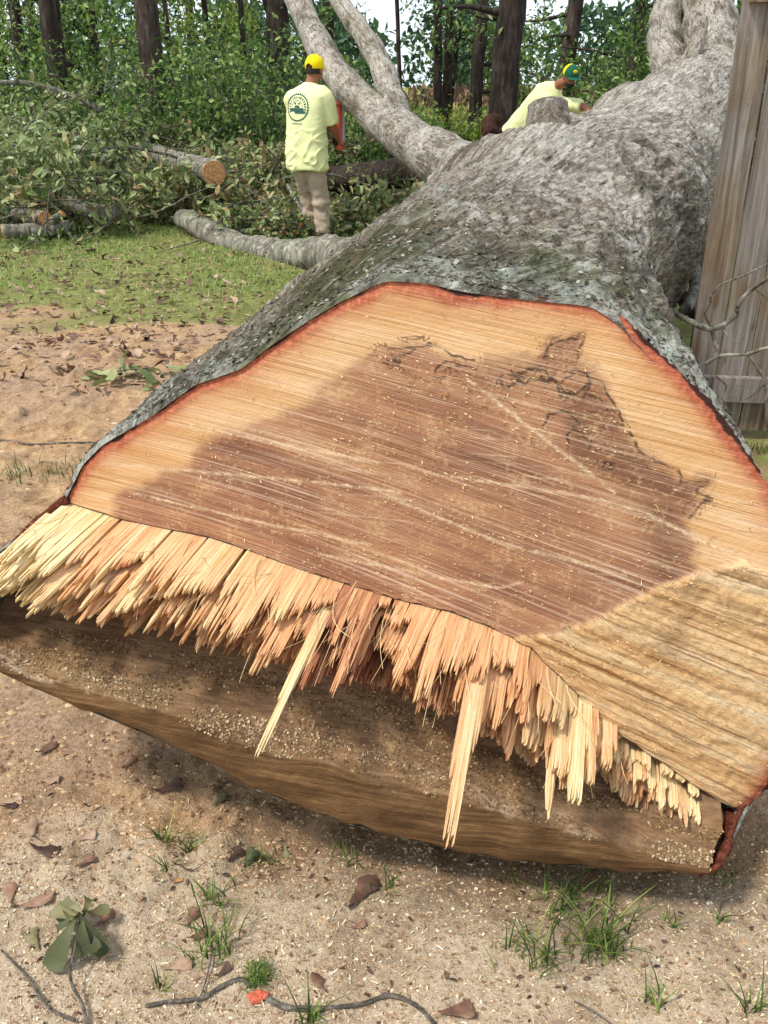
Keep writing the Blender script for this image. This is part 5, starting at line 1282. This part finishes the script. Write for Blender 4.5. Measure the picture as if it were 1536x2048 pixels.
# bent worker behind the trunk
O2 = np.array([1.75, 12.65, 0.0]); p2 = thing('person', 'worker in green cap and pale yellow t-shirt bending over behind the trunk', 'person', O2)
hip, nk = np.array([1.74, 12.65, .93]), np.array([2.17, 12.40, 1.50])
ax = unit(nk - hip); sA = unit(np.array([.80, -.25, -.45]) - ax * np.dot([.80, -.25, -.45], ax)); dA = np.cross(sA, ax)
def T2p(f, x=0, y=0): return hip + (nk - hip) * f + sA * x + dA * y
tor2 = loft_rings([(T2p(-.1), sA, .20, dA, .14), (T2p(.2), sA, .205, dA, .14), (T2p(.55), sA, .21, dA, .14), (T2p(.8), sA, .205, dA, .125), (T2p(.92), sA, .15, dA, .10), (T2p(1.02), sA, .07, dA, .07)])
lsh, rsh = T2p(.84, .17), T2p(.78, -.12)
lsl, rsl = np.array([2.46, 12.25, 1.275]), rsh + np.array([.10, -.2, -.24])
lhd, rhd = np.array([2.60, 12.1, 1.165]), np.array([2.12, 11.9, 1.08])
shirt2, _ = remeshed('shirt', [tor2, tube([T2p(.85, .08), lsh, lsl], [.10, .095, .08], 16), tube([T2p(.85, -.08), rsh, rsl], [.10, .095, .08], 16)], .014, SHIRT, p2, 5, lambda co: fbm(co * 7, 3, 26) * .016)
h2 = np.array([2.285, 12.22, 1.61]); f2 = unit(np.array([.35, -.85, -.35])); s2 = unit(np.cross(f2, ZX)); u2 = np.cross(s2, f2); M2 = np.column_stack([s2, f2, u2])
b2 = [ellipsoid(h2, (.076, .096, .115), 18, M2), ellipsoid(h2 + f2 * .045 - u2 * .06, (.052, .05, .055), 12, M2), ellipsoid(h2 + f2 * .1 - u2 * .01, (.014, .02, .024), 8, M2), ellipsoid(h2 + s2 * .077, (.012, .02, .032), 8, M2), ellipsoid(h2 - s2 * .077, (.012, .02, .032), 8, M2),
      tube([T2p(.9), nk + [.03, -.05, .03], h2 - u2 * .05], [.07, .06, .056], 14), tube(catmull([lsh, lsl, (lsl + lhd) / 2 + [.01, 0, -.01], lhd], 12), np.linspace(.055, .032, 12), 12), tube(catmull([rsh, rsl, (rsl + rhd) / 2, rhd], 12), np.linspace(.055, .032, 12), 12),
      loft_rings([(T2p(-.1), sA, .14, dA, .1), (T2p(.5), sA, .15, dA, .1), (T2p(.88), sA, .14, dA, .08)]), tube([T2p(-.05, .09), np.array([1.86, 12.72, .48]), np.array([1.84, 12.85, .06])], [.09, .06, .045], 12), tube([T2p(-.05, -.09), np.array([1.62, 12.6, .48]), np.array([1.6, 12.75, .06])], [.09, .06, .045], 12)]
b2 += hand(lhd, (.6, -.3, -.35), (0, -.5, -.6), .6) + hand(rhd, (.1, -.6, -.3), (.2, -.3, -.6), .8)
remeshed('body', b2, .0085, SKIN, p2, 2)
remeshed('trousers', [tube([T2p(.02, .08), np.array([1.86, 12.72, .48]), np.array([1.84, 12.85, .06])], [.13, .095, .08], 16), tube([T2p(.02, -.08), np.array([1.62, 12.6, .48]), np.array([1.6, 12.75, .06])], [.13, .095, .08], 16), ellipsoid(T2p(-.02), (.19, .15, .14), 12)], .016, PANTS, p2, 4, lambda co: fbm(co * 9, 3, 36) * .014)
for c_ in ((1.84, 12.8), (1.6, 12.7)):
    V, F = loft_rings([((c_[0], c_[1], 0), np.array([1., 0, 0]), .05, np.array([0, 1., 0]), .13), ((c_[0], c_[1], .05), np.array([1., 0, 0]), .05, np.array([0, 1., 0]), .13), ((c_[0], c_[1] + .05, .12), np.array([1., 0, 0]), .055, np.array([0, 1., 0]), .06)]); MB().add(V, F).build('boot', BOOT, p2)
V, F = ellipsoid(h2 + f2 * .03 - u2 * .065, (.062, .075, .062), 14, M2, .45, 1.0); MB().add(V, F).build('beard', HAIR, p2)
for sg in (-1, 1):
    V, F = ellipsoid(h2 + f2 * .088 + s2 * sg * .03 + u2 * .012, (.012, .008, .007), 8, M2); MB().add(V, F).build('eye', GLOVE, p2)
c2 = h2 + u2 * .03
V, F = ellipsoid(c2, (.092, .112, .11), 20, M2, 0, .53); lc = (V - c2) @ M2; f0 = F[0]; fr = (lc[:, 1] > -.01)[f0].all(1)
cap2 = MB().add(V, f0[fr]).build('cap', CAP_G, p2); MB().add(V, f0[~fr]).build('cap_back', CAP_Y, cap2)
br = []
for v_ in np.linspace(0, 1, 5):
    for x_ in bx2: br.append(c2 + M2 @ np.array([x_ * .085, .08 + v_ * .08 * math.sqrt(max(0, 1 - (x_ * .9) ** 2)) + .02 * (1 - abs(x_)), .0 - .015 * x_ * x_ - .012 * v_]))
b_ = MB().add(br, grid_faces(5, 13)).build('brim', CAP_G, cap2); b_.modifiers.new('thick', 'SOLIDIFY').thickness = .005
V, F = ellipsoid(c2 + M2 @ np.array([0, .092, .055]), (.03, .006, .022), 10, M2 @ np.array(Matrix.Rotation(.5, 3, 'X'))); eb = MB().add(V, F).build('cap_badge', CAP_Y, cap2)
V, F = ellipsoid(c2 + M2 @ np.array([0, .098, .055]), (.016, .003, .008), 8, M2 @ np.array(Matrix.Rotation(.5, 3, 'X'))); MB().add(V, F).build('badge_mark', CAP_G, p2)

# ------------------------------------------------------------------ foreground ground cover
def gz1(x, y): return float(ground_h(x, y)[0])
def gpt(px, py, dz=0.0):
    q = gp(px, py); q[2] = gz1(q[0], q[1]) + dz; return q
# sawdust chips, soil crumbs
def scatter_px(n, x0, x1, y0, y1, r):
    out = []
    px = r.uniform(x0, x1, n); py = r.uniform(y0, y1, n)
    Q_ = np.array([gp(a_, b_) for a_, b_ in zip(px, py)]); Q_[:, 2] = ground_h(Q_[:, 0], Q_[:, 1]); return Q_, px, py
rs_ = np.random.default_rng(123)
Q_, px, py = scatter_px(28000, -450, 1950, 1480, 2090, rs_)
kp = (smooth(1500, 1850, py) * .9 + .12 + .5 * smooth(900, 1500, px)) * (.55 + .8 * (fbm(Q_ * 5, 3, 160) > -.05)) > rs_.random(len(Q_)) * 1.25
Q_ = Q_[kp]; n = len(Q_); nn = unit(ZX + rs_.normal(size=(n, 3)) * .45); x = unit(np.cross(nn, rs_.normal(size=(n, 3)))); y = np.cross(nn, x); sz = .0018 + .006 * rs_.random(n) ** 3; asp = rs_.uniform(.3, .9, n)
V = Q_[:, None] + nn[:, None] * .0015 + sz[:, None, None] * (Q4[None, :, 0, None] * x[:, None] + Q4[None, :, 1, None] * (y * asp[:, None])[:, None] + Q4[None, :, 2, None] * nn[:, None])
GROUND_CHIP = make_chip('ground_chips', [(0, '#6f5438'), (.3, '#a58a68'), (.6, '#cdb793'), (.85, '#d8c6a6'), (1, '#e6d9bf')])
tag(MB().add(V.reshape(-1, 3), np.arange(n * 4).reshape(-1, 4), tint=np.repeat(rs_.random(n), 4)).build('sawdust_litter', GROUND_CHIP, None, False), 'pale sawdust and tiny chips strewn over the foreground dirt', 'sawdust', kind='stuff')
OCT = np.array([[1, 0, 0], [-1, 0, 0], [0, 1, 0], [0, -1, 0], [0, 0, 1], [0, 0, -1.]]); OF = np.array([[0, 2, 4], [2, 1, 4], [1, 3, 4], [3, 0, 4], [2, 0, 5], [1, 2, 5], [3, 1, 5], [0, 3, 5]])
A_, px, py = scatter_px(7000, -60, 900, 640, 1760, rs_); B_, p2x, p2y = scatter_px(5200, -60, 1600, 1500, 2080, rs_)
Q_ = np.vstack([A_, B_]); n = len(Q_); sz = .002 + .013 * rs_.random(n) ** 4 * smooth(.9, 2.4, Q_[:, 1]) + .0025 * rs_.random(n)
V = Q_[:, None] + sz[:, None, None] * OCT[None] * rs_.uniform(.5, 1.2, (n, 6, 1)) * np.array([1.2, 1, .6]); F = (OF[None] + (np.arange(n) * 6)[:, None, None]).reshape(-1, 3)
CRUMB = make_chip('soil_crumbs', [(0, '#7a5d43'), (.35, '#99795a'), (.7, '#b3936f'), (1, '#ccb08c')])
tag(MB().add(V.reshape(-1, 3), F, tint=np.repeat(rs_.random(n), 6)).build('soil_crumbs', CRUMB, None, False), 'loose crumbs of sandy soil on the dirt', 'soil', kind='stuff')

# dark bits of bark and leaf, and wood shavings
Q_, px, py = scatter_px(2500, -450, 1950, 1440, 2090, rs_); n = len(Q_)
V, F, tt = leaves(Q_ + ZX * .003, np.column_stack([rs_.normal(size=(n, 2)), rs_.normal(size=n) * .25]), .004 + .016 * rs_.random(n) ** 2.5, LEAF6, .35)
tag(MB().add(V, F, tint=tt * .8).build('bark_crumbs', LEAF_DEAD, None, False), 'dark crumbs of bark and torn leaf in the sawdust', 'litter', kind='stuff')
Q_, px, py = scatter_px(2500, -450, 1950, 1480, 2090, rs_); n = len(Q_)
nn = unit(ZX + rs_.normal(size=(n, 3)) * .4); x = unit(np.cross(nn, rs_.normal(size=(n, 3)))); y = np.cross(nn, x); sz = .006 + .012 * rs_.random(n) ** 2
V = Q_[:, None] + nn[:, None] * .002 + sz[:, None, None] * (Q4[None, :, 0, None] * x[:, None] + Q4[None, :, 1, None] * (y * .16)[:, None] + Q4[None, :, 2, None] * nn[:, None])
tag(MB().add(V.reshape(-1, 3), np.arange(n * 4).reshape(-1, 4), tint=np.repeat(rs_.random(n), 4)).build('wood_shavings', GROUND_CHIP, None, False), 'thin wood shavings strewn over the foreground', 'shavings', kind='stuff')
# grass tufts in the foreground
def tuft(label, px, py, n, h, rad, mat=None, seed=0, spread=.8):
    q = gpt(px, py); r = np.random.default_rng(seed); P = q + np.column_stack([r.normal(size=n) * rad, r.normal(size=n) * rad * .8, np.zeros(n)]); P[:, 2] = ground_h(P[:, 0], P[:, 1]) - .003
    t = thing('grass_tuft', label, 'grass', q, 'grass tufts in the dirt')
    blades(P, h, spread, mat or GRASS_DK, 'blades', parent=t, width=.0023, nseg=4, seed=seed, kind=None)
for k, (px, py, n_, h_, rad_, lb) in enumerate([(1150, 1790, 60, .11, .05, 'large green tuft under the right half of the log lip'), (1205, 1880, 70, .12, .028, 'dense dark tuft right of the largest one'), (1085, 1905, 34, .09, .03, 'sprawling tuft lower left of the dense tuft'), (1030, 1880, 16, .07, .02, 'tiny tuft left of the sprawling tuft'),
        (327, 1665, 16, .07, .006, 'small bright tuft on the bare dirt at left'), (380, 1675, 22, .045, .012, 'short dark tuft beside the small bright one'), (425, 1775, 26, .07, .02, 'thin tuft above the long pale blade'), (430, 1880, 40, .10, .025, 'loose tuft between sprig and moss'), (330, 1720, 14, .05, .012, 'wispy dark tuft below the short one'),
        (325, 1960, 10, .05, .008, 'little tuft left of the forked stick'), (618, 2030, 22, .08, .008, 'upright tuft by the curved grey stick'), (1315, 1995, 16, .06, .012, 'faint tuft at lower right'), (1505, 2010, 16, .07, .012, 'tuft at the lower right corner'), (1350, 1840, 10, .05, .008, 'lone small tuft right of the dense tuft'), (1445, 1830, 10, .06, .006, 'slim tuft at the right edge'),
        (35, 945, 55, .10, .06, 'green tuft at the left edge on bare dirt'), (115, 945, 50, .09, .05, 'green tuft touching the bark at left'), (1440, 1730, 16, .07, .02, 'small tuft beside the right bark edge'), (700, 1700, 14, .07, .02, 'shaded tuft below the log lip'), (540, 1690, 16, .06, .02, 'shaded tuft by the dark green leaf'), (1520, 900, 40, .08, .05, 'tuft behind the trunk under the fence'), (770, 1750, 10, .06, .02, 'sparse tuft in the log shade')]):
    tuft(lb, px, py, n_, h_, rad_, seed=900 + k)

# leaves lying in the foreground
LEAF_GREEN = leaf_mat('fallen_green_leaves', [(0, '#363c22'), (.4, '#575a38'), (.7, '#75714c'), (1, '#8f8560')], .12, .6, 130)
def one_leaf(label, px, py, L, tint, rz, tilt=(.1, .1), curl=.3, mat=None, wide=1.0, dz=.004, cat='leaf', name='fallen_leaf', seed=0):
    r = np.random.default_rng(seed + int(px)); T = LEAF_OAK[0].copy(); T[:, 1] *= wide * 1.15 * (1 + .28 * np.sin(np.arange(len(T)) * r.uniform(1.5, 4)) + r.normal(size=len(T)) * .1); T[:, 0] += r.normal(size=len(T)) * .03; curl = curl * r.uniform(.8, 2.4); T[:, 2] = curl * ((T[:, 0] - .5) ** 2 * 1.2 + np.abs(T[:, 1]) * r.uniform(-.3, .9)) + r.normal(size=len(T)) * .035; T -= [.5, 0, T[:, 2].min()]
    o = MB().add(T * L, LEAF_OAK[1], tint=np.full(len(T), tint) + r.normal(size=len(T)) * .05).build(name, mat or LEAF_DEAD)
    q = gpt(px, py, dz); o.location = Vector(q); o.rotation_euler = (tilt[0], tilt[1], rz); o.modifiers.new('thick', 'SOLIDIFY').thickness = .0008
    return tag(o, label, cat, 'leaves in the foreground dirt')
for a in [('reddish leaf lying alone below the left log lip', 90, 1490, .06, .35, .9), ('round brown leaf standing in the crumbly dirt', 250, 1515, .055, .55, 1.3), ('curled pale brown leaf left of the round one', 92, 1548, .06, .7, .2), ('dark curled leaf like a pod on the dirt', 90, 1690, .075, .05, -.2),
          ('brown leaf below the pod-like dark leaf', 165, 1710, .05, .45, 1.0), ('deep red curled leaf beside the dark green leaf', 465, 1690, .05, .12, 1.2), ('large crumpled dark leaf in the log shade', 720, 1770, .11, .25, 1.0), ('grey curled bark-like leaf left of the log lip', 330, 1560, .08, .15, .5),
          ('rust leaf right of the green sprig', 205, 1820, .05, .5, 1.1), ('brown leaf among the loose tuft', 378, 1815, .055, .45, 1.4), ('wide brown leaf below the loose tuft', 395, 1850, .05, .4, .5), ('light brown leaf under the sprig', 70, 1795, .075, .65, .6), ('brown leaf at the left edge', 20, 1780, .06, .6, 1.9),
          ('torn brown leaf at the bottom edge', 910, 2022, .07, .45, .1), ('flat tan leaf near the pale sawdust', 350, 1915, .06, .75, .3), ('small dark leaf right of the bottom tuft', 440, 1930, .04, .2, .7), ('tan leaf in the dirt left of the lip', 60, 1655, .06, .75, 2.1), ('thin tan leaf left of the small bright tuft', 165, 1665, .055, .8, .5),
          ('pale leaf far left in the dirt', 20, 1590, .05, .85, .4), ('orange-brown leaf right of the shaded tuft', 715, 1835, .035, .5, .3), ('dark leaf crumb at the left edge below the lip', 15, 1600, .04, .0, .2), ('grey leaf by the log corner', 430, 1580, .045, .8, 1.4), ('brown leaf in the right-hand dirt', 640, 1965, .05, .4, 2.2)]:
    one_leaf(*a)
for a in [('dark green leaf standing upright in the log shade', 495, 1705, .065, .15, 1.2, (.5, -.4), .2), ('yellow-green leaf blade under the log lip', 570, 1672, .04, .75, -1.3, (.3, .2), .2), ('faded green leaf left of the sprig stem', 65, 1870, .055, .8, 2.2), ('grey-green leaf on the dirt by the lip', 437, 1585, .05, .6, 1.3)]:
    one_leaf(*a, mat=LEAF_GREEN, name='green_leaf')
# oak sprig with drooping leaves, lower left
q0 = gpt(95, 2048, .01); spr = thing('oak_sprig', 'broken oak sprig with drooping green leaves at lower left', 'sprig', q0)
knot = gp(160, 1832, .045)
stp_ = catmull([gpt(175, 2060, .012), gpt(165, 2010, .015), gp(140, 1955, .012), gp(150, 1895, .028), knot], 20)
V, F = tube(stp_, np.linspace(.0035, .0022, 20), 8, .2, 80); MB().add(V, F).build('stem', TWIG, spr)
P = catmull([gpt(150, 2042, .014), gpt(95, 2010, .012), gpt(55, 1950, .01), gpt(0, 1890, .01)], 16); V, F = tube(P, np.linspace(.0035, .002, 16), 8, .2, 80); MB().add(V, F).build('stem', TWIG, spr)
for k, (tx, ty, L, tn) in enumerate([(75, 1960, .085, .35), (205, 1900, .075, .2), (215, 1945, .07, .15), (110, 1790, .07, .6), (190, 1790, .06, .5), (120, 1860, .06, .3), (165, 1945, .06, .25), (95, 1840, .06, .45), (230, 1800, .06, .7), (60, 1815, .065, .8), (140, 1780, .05, .9)]):
    q = gp(tx, ty, .02); d = q - knot; L = L * 1.2; d = d / np.linalg.norm(d); T = LEAF_OAK[0].copy(); T[:, 1] *= .95 + .25 * np.sin(np.arange(len(T)) * 2.3 + k); T[:, 2] += .16 * np.sin(T[:, 0] * 5 + k) ; Z_ = unit(ZX * 1.5 - np.array([0, .8, 0]) + rng.normal(size=3) * .35); Z_ = unit(Z_ - d * np.dot(Z_, d)); Y_ = np.cross(Z_, d)
    V = knot + L * (T[:, :1] * d + T[:, 1:2] * Y_ + T[:, 2:] * Z_); MB().add(V, LEAF_OAK[1], tint=np.full(len(T), tn)).build('leaf', LEAF_GREEN, spr)
# clump of curled leaves on the mid-left dirt
q0 = gpt(265, 760); cl_ = thing('leaf_cluster', 'clump of curled olive leaves on the bare dirt at left', 'leaves', q0)
for k in range(22):
    p = q0 + np.array([rng.normal() * .11, rng.normal() * .05, abs(rng.normal()) * .05 + .015]); d = unit(rng.normal(size=3) * [1, .6, .4]); T = LEAF_OAK[0].copy(); T[:, 1] *= 1.2; T[:, 2] += rng.uniform(-.5, .5) * (T[:, 0] - .3) ** 2; Z_ = unit(ZX + rng.normal(size=3) * .6); Z_ = unit(Z_ - d * np.dot(Z_, d)); V = p + .15 * (T[:, :1] * d + T[:, 1:2] * np.cross(Z_, d) + T[:, 2:] * Z_); V[:, 2] = np.maximum(V[:, 2], q0[2])
    MB().add(V, LEAF_OAK[1], tint=np.full(len(T), rng.uniform(.25, .75))).build('leaf', LEAF_CUT if k % 4 else LEAF_DEAD, cl_)
P = catmull([q0 + [-.25, 0, .02], q0 + [0, .02, .06], q0 + [.14, 0, .05]], 12); V, F = tube(P, .005, 6); MB().add(V, F).build('stem', TWIG, cl_)
# sticks
def stick(label, px, r0, r1, lift=.006, mat=None, name='stick'):
    P = catmull([gpt(a_, b_, lift) for a_, b_ in px], len(px) * 7); V, F = tube(P, np.linspace(r0, r1, len(P)), 9, .3, 60, int(px[0][0])); o = MB().add(V - P[0], F).build(name, mat or TWIG); o.location = Vector(P[0]); return tag(o, label, 'stick', 'sticks on the dirt')
stick('grey stick ending at the moss clump', [(290, 2005), (330, 1995), (400, 1985), (440, 1960), (480, 1948), (500, 1962)], .004, .005)
stick('curved grey stick right of the red chip', [(530, 1985), (570, 2003), (640, 2010), (720, 2000), (780, 1982), (830, 2005), (870, 2045)], .006, .004)
stick('thin straight twig crossing the dirt at mid left', [(-20, 872), (60, 880), (130, 885), (205, 882)], .006, .004)
stick('short dark twig at the bottom right', [(1150, 1995), (1190, 2020), (1225, 2050)], .002, .0015)
stick('thin curved stem by the right edge', [(1440, 1810), (1450, 1790), (1475, 1778)], .0015, .001)
stick('fine twig beside the loose tuft', [(390, 2010), (410, 1950), (425, 1880)], .0015, .001)
stick('slim twig below the small bright tuft', [(345, 1712), (380, 1720), (412, 1714)], .002, .001)
# red chip, orange chip, moss clump
V, F = ellipsoid((0, 0, 0), (.019, .014, .006), 12); V = V * (1 + .8 * fbm(V * 110, 3, 3)[:, None]); o = MB().add(V, F).build('bark_chip', plain('salmon_bark_chip', '#c0644a', .9, .1, .35, 120), None, False); o.location = Vector(gpt(515, 1985, .008)); tag(o, 'bright salmon-red bark chip between the two sticks', 'bark chip')
V, F = box((-.011, -.004, 0), (.011, .004, .004)); o = MB().add(V, F).build('wood_chip', CUTWOOD, None, False); o.location = Vector(gpt(353, 1738, .004)); o.rotation_euler = (.1, .1, .4); bv = o.modifiers.new('bevel', 'BEVEL'); bv.width = .001; tag(o, 'small orange wood chip on the dirt below the tufts', 'wood chip')
q0 = gpt(515, 1940); r = np.random.default_rng(5); P = q0 + np.column_stack([r.normal(size=420) * .013, r.normal(size=420) * .015, np.abs(r.normal(size=420)) * .006])
ms = thing('moss_clump', 'dark green moss clump above the red chip', 'moss', q0); blades(P, .016, 1.2, GRASS_DK, 'moss', parent=ms, width=.0012, nseg=2, seed=6, kind=None)
